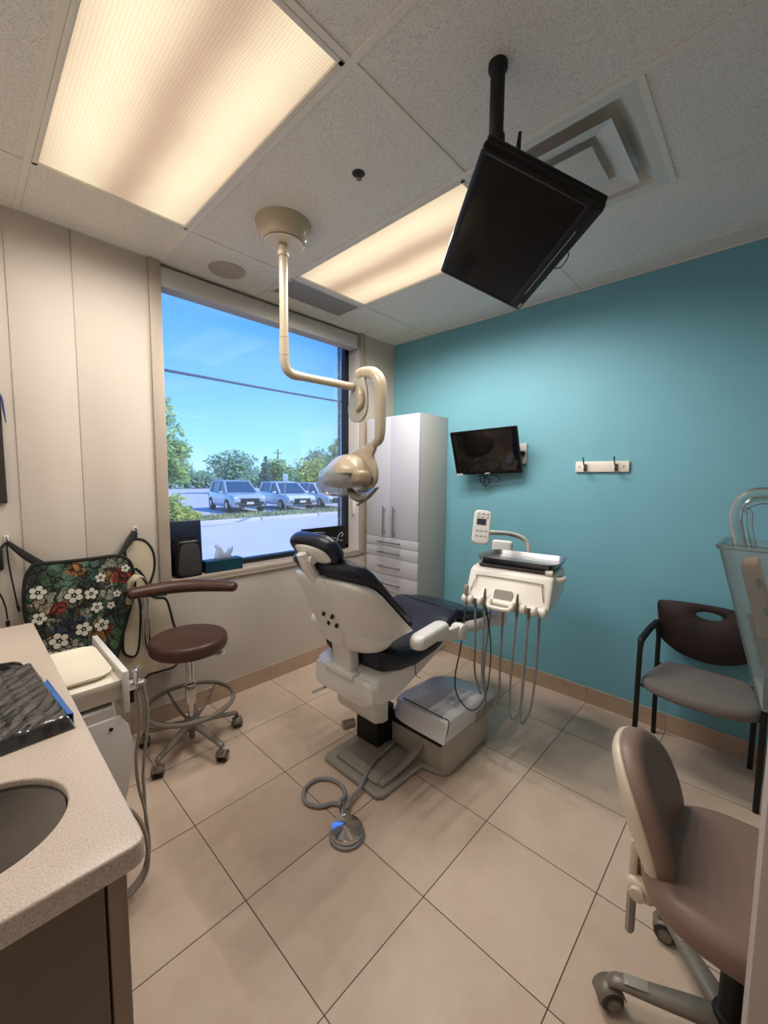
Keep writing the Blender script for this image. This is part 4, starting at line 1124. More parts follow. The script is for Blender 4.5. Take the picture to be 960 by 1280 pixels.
tube(b, [(.0, -.0015, .05), (.05, -.0015, .07), (.09, -.0015, .055), (.13, -.0015, .08), (.15, -.0015, .125), (.185, -.0015, .15), (.2, -.0015, .13), (.18, -.0015, .112)], 0.005, seg=6, flat=.3, up=(0, 1, 0))
tube(b, [(-.2, -.0015, .17), (-.1, -.0015, .175), (0.0, -.0015, .165)], 0.003, seg=6, flat=.3, up=(0, 1, 0))
tube(b, [(.02, -.0015, .10), (.07, -.0015, .115), (.12, -.0015, .105), (.155, -.0015, .085), (.2, -.0015, .075)], 0.003, seg=6, flat=.3, up=(0, 1, 0))
obj('swirl_lettering', b, pmat('chalk_grey', rgb(150, 156, 160), 0.6), t)

# ------------------------------------------------------------------ teal wall: screen and hook rail
c4 = [Vector(v) for v in ((-0.245, -0.818, 1.85), (-0.186, -1.327, 1.869), (-0.079, -1.301, 1.548), (-0.138, -0.792, 1.529))]
mc = sum(c4, Vector()) / 4
mr_ = (c4[1] - c4[0] + c4[2] - c4[3]).normalized()
mu = (c4[0] - c4[3] + c4[1] - c4[2]); mu = (mu - mr_ * mu.dot(mr_)).normalized()
mn = mr_.cross(mu)
MM = Matrix((mr_, mu, mn)).transposed().to_4x4(); MM.translation = mc
t = empty('wall_screen', 'small black flat screen on a swivel arm on the teal wall', 'screen', (0, -1.2, 1.69))
W3, H3 = 0.513, 0.338
b = NB(); plate(b, rrect(W3, H3, 0.006), [rrect(W3 - 0.026, H3 - 0.036, 0.002, cy=0.005)], 0.02, M=MM @ Matrix.Translation((0, 0, -0.02)), bev=0.002); box(b, (0, 0, -0.024), (W3 - .004, H3 - .004, .012), bev=.004, M=MM)
cushion(b, rrect(W3 * .7, H3 * .6, .02), -0.05, -0.028, .01, M=MM); obj('screen_housing', b, M_black, t, world=True)
b = NB(); box(b, (0, 0.005, -0.008), (W3 - 0.022, H3 - 0.032, 0.004), M=MM); obj('screen_panel', b, pmat('glossy_screen', rgb(10, 10, 12), 0.06, spec=0.9, coat=0.5), t, world=True, smooth=False)
b = NB(); box(b, (-W3 / 2 + .03, -H3 / 2 + .005, .001), (.05, .012, .002), M=MM); box(b, (0, -H3 / 2 + .006, .0006), (.04, .006, .002), M=MM); obj('badge', b, M_whitematte, t, world=True, label='pale sticker on the bezel')
b = NB(); bb(b, -0.018, -0.001, -1.315, -1.235, 1.615, 1.76, bev=0.004); obj('mount_plate', b, M_whitematte, t, world=True)
b = NB(); tube(b, [(-0.015, -1.275, 1.69), (-0.05, -1.24, 1.69), (-0.07, -1.16, 1.69), mc - mn * .05], 0.014, seg=10); box(b, (-0.03, -1.285, 1.69), (.03, .05, .03), bev=.008); obj('swivel_arm', b, M_blackmatte, t, world=True)
b = NB(); Q = lambda x, y, z=-.03: MM @ Vector((x, y, z))
tube(b, [Q(-.05, -.15), Q(-.07, -.2), Q(-.075, -.25), Q(-.03, -.265), Q(-.005, -.235), Q(-.04, -.2), Q(-.08, -.19), Q(-.085, -.22), Q(-.05, -.24), Q(.02, -.245), Q(.07, -.24), Q(.06, -.2), Q(0, -.175), Q(.03, -.15)], 0.003, seg=6)
tube(b, [Q(-.03, -.15), Q(-.05, -.23), Q(-.04, -.28), Q(-.06, -.255), Q(-.03, -.2), Q(.02, -.16)], 0.0028, seg=6); obj('cable_loop', b, M_blackmatte, t, world=True)

t = empty('hook_rail', 'white wooden rail with two metal coat hooks on the teal wall', 'coat rack', (0, -1.815, 1.585))
b = NB(); bb(b, -0.018, -0.0005, -1.973, -1.657, 1.553, 1.622, bev=0.006, seg=2); obj('rail_board', b, pmat('white_painted_wood', rgb(226, 218, 206), 0.45), t, world=True)
for y in (-1.722, -1.902):
    b = NB(); box(b, (-.021, y, 1.583), (.006, .016, .045), bev=.002)
    tube(b, [(-.024, y, 1.59), (-.045, y + .002, 1.60), (-.055, y + .004, 1.628), (-.06, y + .005, 1.648)], [.005, .005, .004, .005], seg=8)
    tube(b, [(-.024, y, 1.575), (-.046, y - .004, 1.562), (-.06, y - .006, 1.572), (-.06, y - .006, 1.588)], [.006, .007, .006, .006], seg=8); obj('coat_hook', b, M_hookmetal, t, world=True)
for y in (-1.683, -1.944):
    b = NB(); lathe(b, [(0, 0), (.005, 0), (.004, .0015), (0, .002)], M=Matrix.Translation((-.018, y, 1.587)) @ Matrix.Rotation(-pi / 2, 4, 'Y'), seg=10); obj('screw', b, M_hookmetal, t, world=True)

# ------------------------------------------------------------------ dental chair (points along +x)
CY = -1.17
t = empty('dental_chair', 'reclined dental chair with navy vinyl cushions and white shell', 'dental chair', (-1.2, CY, 0))
def prism_y(bm, poly, y0, y1, bev=0.0, mi=0, seg=2):
    """polygon in (x,z) extruded from y0 to y1"""
    plate(bm, poly, [], y1 - y0, M=Matrix(((1, 0, 0, 0), (0, 0, 1, y0), (0, 1, 0, 0), (0, 0, 0, 1))), bev=bev, mi=mi, seg=seg)
# base plate on the floor
bo = [(-1.60, -1.365), (-1.575, -1.39), (-1.29, -1.395), (-1.262, -1.50), (-1.225, -1.525), (-0.85, -1.52), (-0.822, -1.49), (-0.822, -1.16), (-0.85, -1.13), (-1.24, -1.12), (-1.29, -0.975), (-1.31, -0.965), (-1.575, -0.965), (-1.60, -0.99)]
b = NB(); plate(b, bo, [], 0.03, bev=0.012, seg=3); bb(b, -1.56, -1.28, -1.33, -1.03, 0.028, 0.05, bev=0.01)
obj('base_plate', b, M_taupe, t, world=True, ang=60)
# pump housing rising from the plate
b = NB()
bo2 = [(-1.26, -1.40), (-1.258, -1.50), (-1.222, -1.524), (-0.852, -1.519), (-0.823, -1.49), (-0.823, -1.17), (-0.86, -1.14), (-1.26, -1.13)]
plate(b, bo2, [], 0.19, M=Matrix.Translation((0, 0, 0.008)), bev=0.01)
obj('pump_housing', b, pmat('housing_taupe', rgb(172, 164, 154), 0.4), t, world=True)
b = NB(); bb(b, -1.38, -1.25, -1.16, -1.0, 0.045, 0.25); bb(b, -1.275, -1.24, -1.5, -1.16, 0.165, 0.21); obj('linkage_gap_shade', b, M_blackmatte, t, world=True)  # black blocks: lift linkage, and shade of the gap under the cover put in as colour
b = NB(); tube(b, [(-1.55, -1.345, 0.035), (-1.36, -1.355, 0.065), (-1.25, -1.37, 0.12)], 0.018); obj('plate_ridge', b, M_taupe, t, world=True)
# white cover with slanted end and rounded far edge
cp = [(-1.30, 0.205), (-1.285, 0.235), (-1.272, 0.30), (-1.24, 0.312), (-1.0, 0.305), (-0.86, 0.298), (-0.80, 0.283), (-0.775, 0.25), (-0.775, 0.205)]
b = NB()
loft(b, [[(cxm + (x - cxm) * f, y, zb + (z - zb) * g) for x, z in cp] for cxm, zb in ((-1.15, .205),) for y, f, g in ((-1.533, .985, .9), (-1.529, 1.0, .97), (-1.52, 1.0, 1.0), (-1.35, 1.0, 1.0), (-1.26, .97, .99), (-1.21, .90, .96), (-1.18, .78, .90), (-1.165, .6, .8))])
obj('base_cover', b, pmat('glossy_white_cover', rgb(214, 216, 220), 0.14, coat=0.8), t, world=True, ang=45)
b = NB(); tube(b, [(-1.255, -1.50, 0.311), (-1.258, -1.40, 0.314), (-1.256, -1.24, 0.314)], 0.003, seg=6); tube(b, [(-1.284, -1.531, 0.21), (-1.256, -1.533, 0.30), (-1.252, -1.505, 0.312)], 0.0025, seg=6)
bb(b, -1.0, -0.996, -1.531, -1.529, 0.205, 0.25); obj('cover_seam', b, M_blackmatte, t, world=True)
b = NB(); bb(b, -0.995, -0.97, -1.525, -1.30, 0.3035, 0.3065, bev=0.001); obj('cover_ridge', b, M_white, t, world=True)
b = NB(); bb(b, -1.0, -0.77, -1.537, -1.525, 0.19, 0.248, bev=0.004); obj('side_bumper', b, M_taupe, t, world=True)
# lift column cover
lp = [(-1.47, 0.47), (-1.47, 0.27), (-1.455, 0.245), (-1.40, 0.225), (-1.36, 0.225), (-1.36, 0.47)]
b = NB(); prism_y(b, lp, -1.225, -0.93, bev=0.012); obj('lift_column', b, M_white, t, world=True)
b = NB(); tube(b, [(-1.50, -1.02, 0.17), (-1.44, -1.04, 0.17)], 0.025); obj('pivot_stub', b, M_taupe, t, world=True)
# carriage under the seat
cg = [(-1.63, 0.50), (-1.60, 0.462), (-1.50, 0.455), (-1.42, 0.475), (-1.08, 0.60), (-1.02, 0.655), (-1.05, 0.67), (-1.58, 0.60), (-1.62, 0.585)]
b = NB(); prism_y(b, cg, -1.385, -0.955, bev=0.022, seg=4)
loft(b, [[(-1.60 - d, y, z) for y, z in rrect(0.40 * s, 0.12, 0.04, cx=CY, cy=0.522)] for d, s in ((-0.05, 1.0), (0.0, 1.06), (0.035, 1.04), (0.05, 0.94))])
obj('seat_carriage', b, M_white, t, world=True, ang=45)
b = NB(); bb(b, -1.662, -1.60, -1.27, -1.07, 0.565, 0.592, bev=0.006); obj('carriage_lip', b, M_whitematte, t, world=True)
b = NB(); tube(b, [(-1.60, -1.05, 0.45), (-1.64, -1.03, 0.44), (-1.69, -1.00, 0.425)], [0.012, 0.010, 0.012], flat=0.5); obj('release_lever', b, M_taupe, t, world=True)
b = NB(); tube(b, [(-1.35, -1.39, 0.60), (-1.345, -1.392, 0.53), (-1.31, -1.392, 0.5)], 0.002, seg=5); obj('seam_cord', b, M_darkgrey, t, world=True)
# seat and leg rest cushions: stations along x (x, z_top, half width, thickness)
def bolster(bm, st, e=3.2, n=28):
    """upholstery lofted along x; each station: x, z_top, half width, thickness, tilt"""
    rings = []
    for (x, zt, w, th, sl) in st:
        ring = []
        for k in range(n):
            a = 2 * pi * k / n
            c, s = cos(a), sin(a)
            yy = w * math.copysign(abs(c) ** (2 / e), c)
            zz = th / 2 * math.copysign(abs(s) ** (2 / e), s)
            ring.append((x + sl * zz, CY + yy, zt - th / 2 + zz + (0.016 * (abs(yy) / max(w, .01)) ** 2 if s > 0 else 0)))
        rings.append(ring)
    loft(bm, rings)
b = NB()
bolster(b, [(-1.572, 0.68, 0.14, 0.05, 0), (-1.57, 0.70, 0.20, 0.09, 0), (-1.555, 0.712, 0.228, 0.115, 0), (-1.47, 0.698, 0.24, 0.125, 0), (-1.35, 0.69, 0.245, 0.125, 0), (-1.2, 0.705, 0.245, 0.115, 0), (-1.08, 0.745, 0.24, 0.10, -.2), (-1.01, 0.775, 0.232, 0.09, -.3), (-0.985, 0.772, 0.22, 0.06, -.3), (-0.978, 0.765, 0.2, 0.03, -.3)])
obj('seat_cushion', b, M_navy, t, world=True, ang=70)
b = NB()
bolster(b, [(-0.985, 0.765, 0.2, 0.03, -.3), (-0.975, 0.774, 0.222, 0.07, -.3), (-0.93, 0.768, 0.228, 0.09, -.3), (-0.80, 0.735, 0.222, 0.095, .2), (-0.66, 0.690, 0.208, 0.095, .3), (-0.54, 0.645, 0.185, 0.09, .35), (-0.49, 0.622, 0.16, 0.07, .35), (-0.47, 0.605, 0.12, 0.03, .3)])
obj('leg_rest', b, M_navy, t, world=True, ang=70)
b = NB()
bolster(b, [(-1.06, 0.655, 0.2, 0.03, 0), (-0.9, 0.665, 0.19, 0.035, 0), (-0.66, 0.60, 0.17, 0.03, .2), (-0.5, 0.555, 0.14, 0.025, .2), (-0.40, 0.56, 0.10, 0.03, .2), (-0.36, 0.565, 0.06, 0.015, .2)])
obj('leg_rest_shell', b, M_taupe, t, world=True, ang=60)
# backrest: rear column, pan-shaped shell, upholstery
b = NB()
loft(b, [[(x + dx, CY + y, z) for dx, y in rrect(d, w, 0.02)] for x, z, d, w in ((-1.607, 0.53, 0.07, 0.125), (-1.608, 0.62, 0.07, 0.125), (-1.622, 0.735, 0.08, 0.13), (-1.65, 0.79, 0.10, 0.18))])
obj('back_column', b, M_white, t, world=True, ang=50)
b = NB()
def shell_ring(z, xf, xr, w, p=0.75, n=22):
    r = []
    for k in range(n + 1):
        a = pi * k / n
        y = -w * cos(a)
        s = sin(a)
        # wings, then a flat raised spine in the middle
        dep = (xf - xr) * s ** p
        r.append((xf - dep, CY + y, z))
    for k in range(1, n):
        y = w * cos(pi * k / n)
        r.append((xf + 0.0, CY + y, z))
    return r
# z values climb along the wings: the shell's lower rim sweeps up to the corners
loft(b, [shell_ring(0.705, -1.585, -1.655, 0.16), shell_ring(0.715, -1.56, -1.665, 0.20), shell_ring(0.735, -1.555, -1.675, 0.225), shell_ring(0.766, -1.545, -1.69, 0.245), shell_ring(0.782, -1.50, -1.695, 0.258), shell_ring(0.79, -1.425, -1.70, 0.264), shell_ring(0.84, -1.48, -1.725, 0.27), shell_ring(0.92, -1.565, -1.75, 0.276),
         shell_ring(1.0, -1.645, -1.775, 0.274), shell_ring(1.03, -1.675, -1.785, 0.262), shell_ring(1.05, -1.70, -1.79, 0.235), shell_ring(1.061, -1.72, -1.79, 0.19), shell_ring(1.065, -1.74, -1.788, 0.13)])
obj('back_shell', b, M_white, t, world=True, ang=50)
b = NB()
d_ = Vector((-0.73, 0, 0.683)).normalized(); nrm = Vector((0.683, 0, 0.73)).normalized()
base = Vector((-1.43, CY, 0.75)) + nrm * 0.046
rings = []
for s, w, th in ((-0.03, 0.14, 0.02), (-0.025, 0.19, 0.05), (0.0, 0.225, 0.06), (0.06, 0.25, 0.065), (0.14, 0.26, 0.065), (0.26, 0.265, 0.065), (0.36, 0.272, 0.07), (0.43, 0.272, 0.08), (0.475, 0.25, 0.085), (0.505, 0.20, 0.07), (0.52, 0.13, 0.03)):
    ring = []
    for k in range(32):
        a = 2 * pi * k / 32; c, sn = cos(a), sin(a)
        y = w * math.copysign(abs(c) ** (2 / 3.0), c); h = th / 2 * math.copysign(abs(sn) ** (2 / 3.0), sn)
        wing = 0.02 * (abs(y) / w) ** 3
        ring.append(base + d_ * s + nrm * (h + wing) + Vector((0, y, 0)))
    rings.append(ring)
loft(b, rings); obj('back_cushion', b, M_navy, t, world=True, ang=70)
for y, z in ((-0.075, 0.883), (-0.015, 0.883), (-0.085, 0.84), (-0.03, 0.84)):
    x = -1.742 + (0.883 - z) * 0.40
    b = NB(); box(b, (x, CY + y + .02, z), (0.012, 0.014, 0.022), rot=(0.6, -0.3, 0), bev=0.003); obj('control_slot', b, M_blackmatte, t, world=True)
b = NB()
loft(b, [[(x + dx, CY + y, z) for dx, y in rrect(d, w, 0.012)] for x, z, d, w in ((-1.655, 0.735, 0.07, 0.125), (-1.662, 0.78, 0.075, 0.15), (-1.69, 0.86, 0.07, 0.165), (-1.735, 0.97, 0.06, 0.15), (-1.772, 1.045, 0.05, 0.13), (-1.782, 1.066, 0.03, 0.11))])
obj('back_spine', b, M_white, t, world=True, ang=50)
# headrest on its post
b = NB(); tube(b, [(-1.775, CY + .01, 1.05), (-1.818, CY + .015, 1.11), (-1.848, CY + .02, 1.175)], [0.026, 0.028, 0.026], up=(0, 1, 0), flat=1.1, n=4); box(b, (-1.775, CY, 1.06), (0.03, 0.075, 0.02), bev=.006)
tube(b, [(-1.82, CY - .03, 1.15), (-1.82, CY + .03, 1.15)], 0.02); obj('headrest_post', b, M_white, t, world=True)
HM = axisM((-1.785, CY, 1.195), (0, 1, 0), (-0.62, 0, 0.78))
b = NB(); cushion(b, sup(0.155, 0.078, 3.0, 40), -0.036, 0.034, 0.034, M=HM @ Matrix.Scale(-1, 4, (0, 0, 1)) if HM.to_3x3().col[2].x < 0 else HM, crown=-0.008, rb=0.03); obj('headrest_pad', b, M_navy, t, world=True, ang=70)
b = NB(); sgn = -1 if HM.to_3x3().col[2].x > 0 else 1
loft(b, [[(x, y, sgn * z) for x, y in sup(0.115 * f, 0.052 * f, 2.6, 36, cx=-.01)] for f, z in ((1.0, 0.028), (1.0, 0.038), (0.85, 0.046), (0.5, 0.05))], M=HM); obj('headrest_shell', b, M_white, t, world=True, ang=60)
# armrests
for s in (-1, 1):
    yy = CY + s * 0.295
    b = NB(); AM = axisM((-1.335 if s < 0 else -1.46, yy, 0.752), (1, 0, 0.10), (0, 1, 0))
    cushion(b, rrect(0.26, 0.08, 0.038, n=8), -0.03, 0.032, 0.03, M=AM, rb=0.022, crown=0.003); a_ = obj('armrest', b, M_white, t, world=True, ang=70)
    b = NB(); loft(b, [[(x, yy + dy, z + dz) for dy, dz in rrect(0.03, h, 0.01, n=3)] for x, z, h in ((-1.30, 0.725, 0.03), (-1.2, 0.715, 0.06), (-1.10, 0.70, 0.075), (-1.07, 0.695, 0.07))])
    obj('arm_bracket', b, M_cream, a_, world=True, ang=60)
    b = NB(); lathe(b, [(0, -.035), (.035, -.035), (.042, -.025), (.044, 0.0), (.042, .03), (.03, .036), (0, .036)], M=Matrix.Translation((-1.065, yy - s * .01, 0.695)) @ Matrix.Rotation(pi / 2, 4, 'X'), seg=24); tube(b, [(-1.065, yy, 0.69), (-1.10, yy - s * 0.09, 0.655)], 0.028); obj('arm_pivot', b, M_white, a_, world=True)
# carriage to floor cord
# ------------------------------------------------------------------ delivery unit
DX, DY, DZ, DR = -0.925, -1.63, 0.82, RAD(-81.5)
t = empty('delivery_unit', 'white dental delivery unit with hanging handpiece hoses in front of the teal wall', 'dental unit', (DX, DY, 0), DR)
hw = 0.225
prof = [(0.0, 0.845), (0.012, 0.862), (0.05, 0.905), (0.085, 0.985), (0.105, 1.0), (0.13, 1.008), (0.34, 1.02), (0.37, 1.012), (0.385, 0.98), (0.38, 0.90), (0.34, 0.865), (0.20, 0.85), (0.06, 0.84), (0.02, 0.835)]
def unit_ring(x, k):
    c = (0.19, 0.93)
    return [(x, c[0] + (p[0] - c[0]) * k, c[1] + (p[1] - c[1]) * k) for p in prof]
b = NB(); loft(b, [unit_ring(-hw, .9), unit_ring(-hw + .006, .97), unit_ring(-hw + .02, 1), unit_ring(hw - .02, 1), unit_ring(hw - .006, .97), unit_ring(hw, .9)])
obj('control_head', b, M_cream, t, ang=50)
b = NB(); tube(b, [(-hw + .03, .030, .887), (-hw + .05, .062, .955), (-hw + .07, .072, .968), (hw - .07, .072, .968), (hw - .05, .062, .955), (hw - .03, .030, .887)], 0.0025, seg=6, n=3); obj('panel_groove', b, M_taupe, t)
# holder bar: lobed front rail with handle opening
b = NB()
HX = (-0.205, -0.15, -0.098, 0.075, 0.135, 0.185)
for x in (-0.212, -0.178, -0.124, -0.072, 0.048, 0.105, 0.16, 0.205):
    lathe(b, [(0, -.014), (.022, -.013), (.026, -.006), (.026, .006), (.022, .013), (0, .014)], M=Matrix.Translation((x, 0.0, .842)) @ Matrix.Rotation(pi / 2, 4, 'Y'), seg=18)
tube(b, [(-.222, .014, .842), (.215, .014, .842)], .019, seg=12)
obj('holder_bar', b, M_cream, t, ang=60)
b = NB(); tube(b, [(-.072, .0, .85), (-.066, -.03, .838), (-.05, -.036, .832), (.03, -.036, .832), (.046, -.03, .838), (.052, 0, .85)], .0125, seg=10, n=4); obj('grab_handle', b, M_cream, t)
b = NB(); loft(b, [[(x, .018 + (z - .865) * .5, z) for x, z in rrect(.10, .052, .012, cx=-.01, cy=.886)], [(x, .015 + (z - .865) * .5, z) for x, z in rrect(.10, .052, .012, cx=-.01, cy=.886)]]); obj('handle_recess', b, M_taupe, t)
M_hp = pmat('handpiece_grey', rgb(118, 112, 104), 0.35, 0.5)
hps = []
for i, x in enumerate(HX[:5]):
    b = NB()
    tall = i in (0, 2, 3)
    tube(b, [(x, -.004, .80), (x, -.006, .835), (x, -.004, .868 if tall else .855)], [.008, .0095, .009 if tall else .011], seg=10, n=3)
    if tall:
        tube(b, [(x, -.004, .868), (x, -.001, .905), (x, .004, .915)], [.009, .006, .0045] if i else [.012, .014, .012], seg=10, n=2)
    hps.append(obj('handpiece', b, M_hp if i != 0 else M_taupe, t))
# hoses: front strand, loop, back strand (local x, y, z)
WL = lambda x, y, z: tuple(worldM(t).inverted() @ Vector((x, y, z)))
hose = [((-.205, -.004, .80), [WL(-1.03, -1.447, 0.597), WL(-1.1, -1.461, 0.457), WL(-1.13, -1.499, 0.377), WL(-1.12, -1.575, 0.325), WL(-1.03, -1.596, 0.357), WL(-.95, -1.58, 0.471), WL(-.88, -1.541, 0.616)], (-.13, .08, .84), .0042),
        ((-.150, -.004, .80), [(-.146, .0, .62), (-.15, .02, .42), (-.112, .05, .275), (-.10, .06, .30), (-.118, .07, .45)], (-.10, .12, .84), .0062),
        ((-.098, -.004, .80), [(-.10, .0, .62), (-.104, .01, .42), (-.07, .04, .225), (-.03, .07, .30), (-.03, .08, .5)], (-.035, .12, .84), .0062),
        ((.075, -.004, .80), [(.062, .0, .6), (.05, .01, .4), (.052, .02, .245), (.075, .045, .225), (.098, .06, .32), (.105, .07, .55)], (.108, .10, .84), .0062),
        ((.135, -.004, .80), [(.122, .0, .6), (.112, .01, .4), (.105, .02, .26), (.118, .04, .218), (.15, .06, .32), (.165, .07, .55)], (.165, .10, .84), .0062)]
for a, mid, z_, r in hose:
    b = NB(); tube(b, [a] + mid + [z_], r, seg=8, n=7); obj('hose', b, M_grey if r > .005 else M_darkgrey, t)
b = NB(); cushion(b, rrect(0.40, 0.235, .02, cx=.01, cy=.235), 1.012, 1.026, .004); obj('rubber_mat', b, M_darkgrey, t)
b = NB()
for x in (.16,): tube(b, [(x + .02, .12, 1.018), (x + .055, .12, 1.02)], .014, seg=12)
tube(b, [(hw - .02, .15, .985), (hw + .025, .15, .985), (hw + .03, .2, .985), (hw - .01, .21, .98)], .014, n=4); obj('side_knob', b, M_cream, t)
b = NB()
for k in range(5): box(b, (hw - .005, .14 + k * .017, .93 + k * .004), (.006, .009, .014), rot=(.3, 0, 0), bev=.001)
obj('side_marking', b, M_darkgrey, t)
b = NB(); cushion(b, rrect(.13, .04, .018, cx=-.165, cy=.455), 1.0, 1.115, .015); tube(b, [(-.165, .455, 1.02), (-.14, .37, .97)], .02); obj('rear_tab', b, M_white, t)
# controller on a bent arm
b = NB(); tube(b, [(-.01, .38, .96), (.0, .455, 1.0), (-.005, .46, 1.08), (-.03, .45, 1.135), (-.08, .40, 1.165), (-.13, .28, 1.185), (-.175, .16, 1.195)], .014, seg=12); obj('controller_arm', b, M_cream, t)
CM = Matrix.Translation((-.163, .085, 1.235)) @ Matrix.Rotation(RAD(26), 4, 'Z') @ Matrix.Rotation(RAD(-16), 4, 'X')
CM = CM @ Matrix.Rotation(RAD(6), 4, 'Y')
b = NB(); cushion(b, rrect(.092, .19, .024), -.014, .014, .008, M=CM @ Matrix.Rotation(pi / 2, 4, 'X')); box(b, (.03, .05, -.045), (.03, .08, .025), bev=.01, M=CM)
k_ = obj('controller', b, M_white, t)
b = NB(); box(b, (-.004, -.0145, .028), (.05, .002, .034), M=CM); obj('controller_display', b, pmat('lcd', rgb(58, 62, 78), .2), k_)
b = NB()
for r_ in range(4):
    for c_ in range(3):
        zz = (.075, .058, -.02, -.05)[r_]
        box(b, (-.024 + c_ * .024, -.0145, zz), (.016, .0025, .011), bev=.001, M=CM)
obj('controller_buttons', b, pmat('button_grey', rgb(190, 190, 196), .5), k_)
# support arm from the chair
b = NB()
W = lambda x, y, z: worldM(t).inverted() @ Vector((x, y, z))
tube(b, [W(-1.08, -1.30, .62), W(-.98, -1.36, .655), W(-.82, -1.44, .665), W(-.685, -1.475, .68)], [.034, .034, .03, .034], seg=14); lathe(b, [(0, -.05), (.04, -.05), (.046, -.03), (.046, .02), (.04, .03), (0, .03)], M=Matrix.Translation(W(-.67, -1.478, .69)), seg=20)
obj('support_arm', b, M_white, t, ang=60)
b = NB(); tube(b, [W(-.67, -1.478, .69), W(-.67, -1.482, .87)], .027, seg=16); lathe(b, [(0, 0), (.055, 0), (.06, .01), (.055, .05), (.0, .06)], M=Matrix.Translation(W(-.62, -1.53, .74)), seg=20); obj('support_post', b, M_white, t)
# instrument tray on the unit
b = NB()
TM = TR(DX, DY, 0, DR) @ Matrix.Translation((0.012, .265, 1.03)) @ Matrix.Rotation(RAD(-2), 4, 'Z')
loft(b, [[(x, y, z) for x, y in rrect(w, h, r)] for w, h, r, z in ((.40, .265, .045, 0.0), (.412, .277, .05, .003), (.435, .30, .06, .03), (.447, .312, .064, .032), (.447, .312, .064, .0335), (.433, .298, .06, .0325), (.410, .275, .05, .006), (.38, .25, .04, .003))], M=TM)
single('instrument_tray', b, M_steel, 'empty stainless instrument tray resting on the delivery unit', 'tray', loc=TM.translation, ang=50)

# ------------------------------------------------------------------ dental lamp on the ceiling
t = empty('dental_lamp', 'beige ceiling-mounted dental lamp on a jointed arm above the chair', 'dental lamp', (-1.705, -0.815, H))
PX, PY = -1.712, -0.82
b = NB(); lathe(b, [(0, -0.095), (0.06, -0.095), (0.098, -0.088), (0.106, -0.082), (0.112, -0.07), (0.128, -0.02), (0.132, -0.004), (0.132, 0.0)], seg=48); obj('ceiling_canopy', b, M_beigemetal, t, ang=25)
b = NB(); lathe(b, [(0, -0.097), (0.092, -0.096), (0.095, -0.0935), (0, -.0935)], seg=40); obj('canopy_plate', b, pmat('canopy_cream', rgb(214, 202, 180), .35), t)
b = NB(); tube(b, [(PX, PY, H - .09), (PX, PY, 2.19)], .021, seg=20); lathe(b, [(.0, -.02), (.025, -.02), (.027, -.015), (.027, .005), (.0, .005)], M=TR(PX, PY, H - .135), seg=20); obj('drop_pole', b, M_beigemetal, t, world=True)
b = NB()
el = [(PX, PY, 2.19), (PX, PY, 2.10), (PX + .004, PY, 2.065), (PX + .018, PY, 2.035), (PX + .045, PY - .001, 2.02), (PX + .08, PY - .002, 2.018)]
tube(b, el, .0235, seg=20, n=4); lathe(b, [(0, -.002), (.0245, -.002), (.0245, .002), (0, .002)], M=TR(PX, PY, 2.19)); lathe(b, [(0, -.002), (.0245, -.002), (.0245, .002), (0, .002)], M=TR(PX, PY, 2.105)); obj('elbow', b, M_beigemetal, t, world=True)
LX, LY = -1.255, -0.862
b = NB(); tube(b, [(PX + .08, PY - .002, 2.018), (LX, LY + .012, 2.018)], .021, seg=20); obj('horizontal_arm', b, M_beigemetal, t, world=True)
# joint plate and hook arm (in the plane x = LX)
jp = smooth_loop([(-.03, .138), (.017, .085), (.05, .0), (.063, -.09), (.036, -.145), (-.038, -.155), (-.088, -.105), (-.093, .0), (-.062, .095)], 5)
b = NB(); plate(b, [(p[0], p[1]) for p in jp], [], .018, M=Matrix(((0, 0, 1, LX - .02), (1, 0, 0, LY), (0, 1, 0, 1.975), (0, 0, 0, 1))), bev=.006, seg=3); obj('joint_cover', b, pmat('joint_grey', rgb(170, 166, 152), .25, coat=.4), t, world=True, ang=60)
b = NB(); tube(b, [(LX - .025, LY - .045, 2.0), (LX - .03, LY - .06, 1.97), (LX - .03, LY - .06, 1.915), (LX - .028, LY - .02, 1.885)], [.014, .018, .018, .013], seg=12); tube(b, [(LX - .03, LY - .06, 1.968), (LX - .03, LY - .06, 1.94)], .0195, seg=12); obj('joint_grip', b, M_beigemetal, t, world=True)
b = NB(); tube(b, [(LX, LY - .01, 2.085), (LX, LY - .06, 2.088), (LX, LY - .125, 2.075), (LX, LY - .17, 2.035), (LX, LY - .185, 1.97), (LX, LY - .182, 1.86), (LX, LY - .178, 1.76), (LX, LY - .17, 1.715), (LX, LY - .14, 1.69)], [.032, .033, .034, .034, .033, .032, .031, .028, .022], seg=20)
lathe(b, [(0, -.006), (.035, -.006), (.035, .006), (0, .006)], M=Matrix.Translation((LX, LY - .04, 2.087)) @ Matrix.Rotation(pi / 2, 4, 'X'), seg=24); obj('hook_arm', b, M_beigemetal, t, world=True)
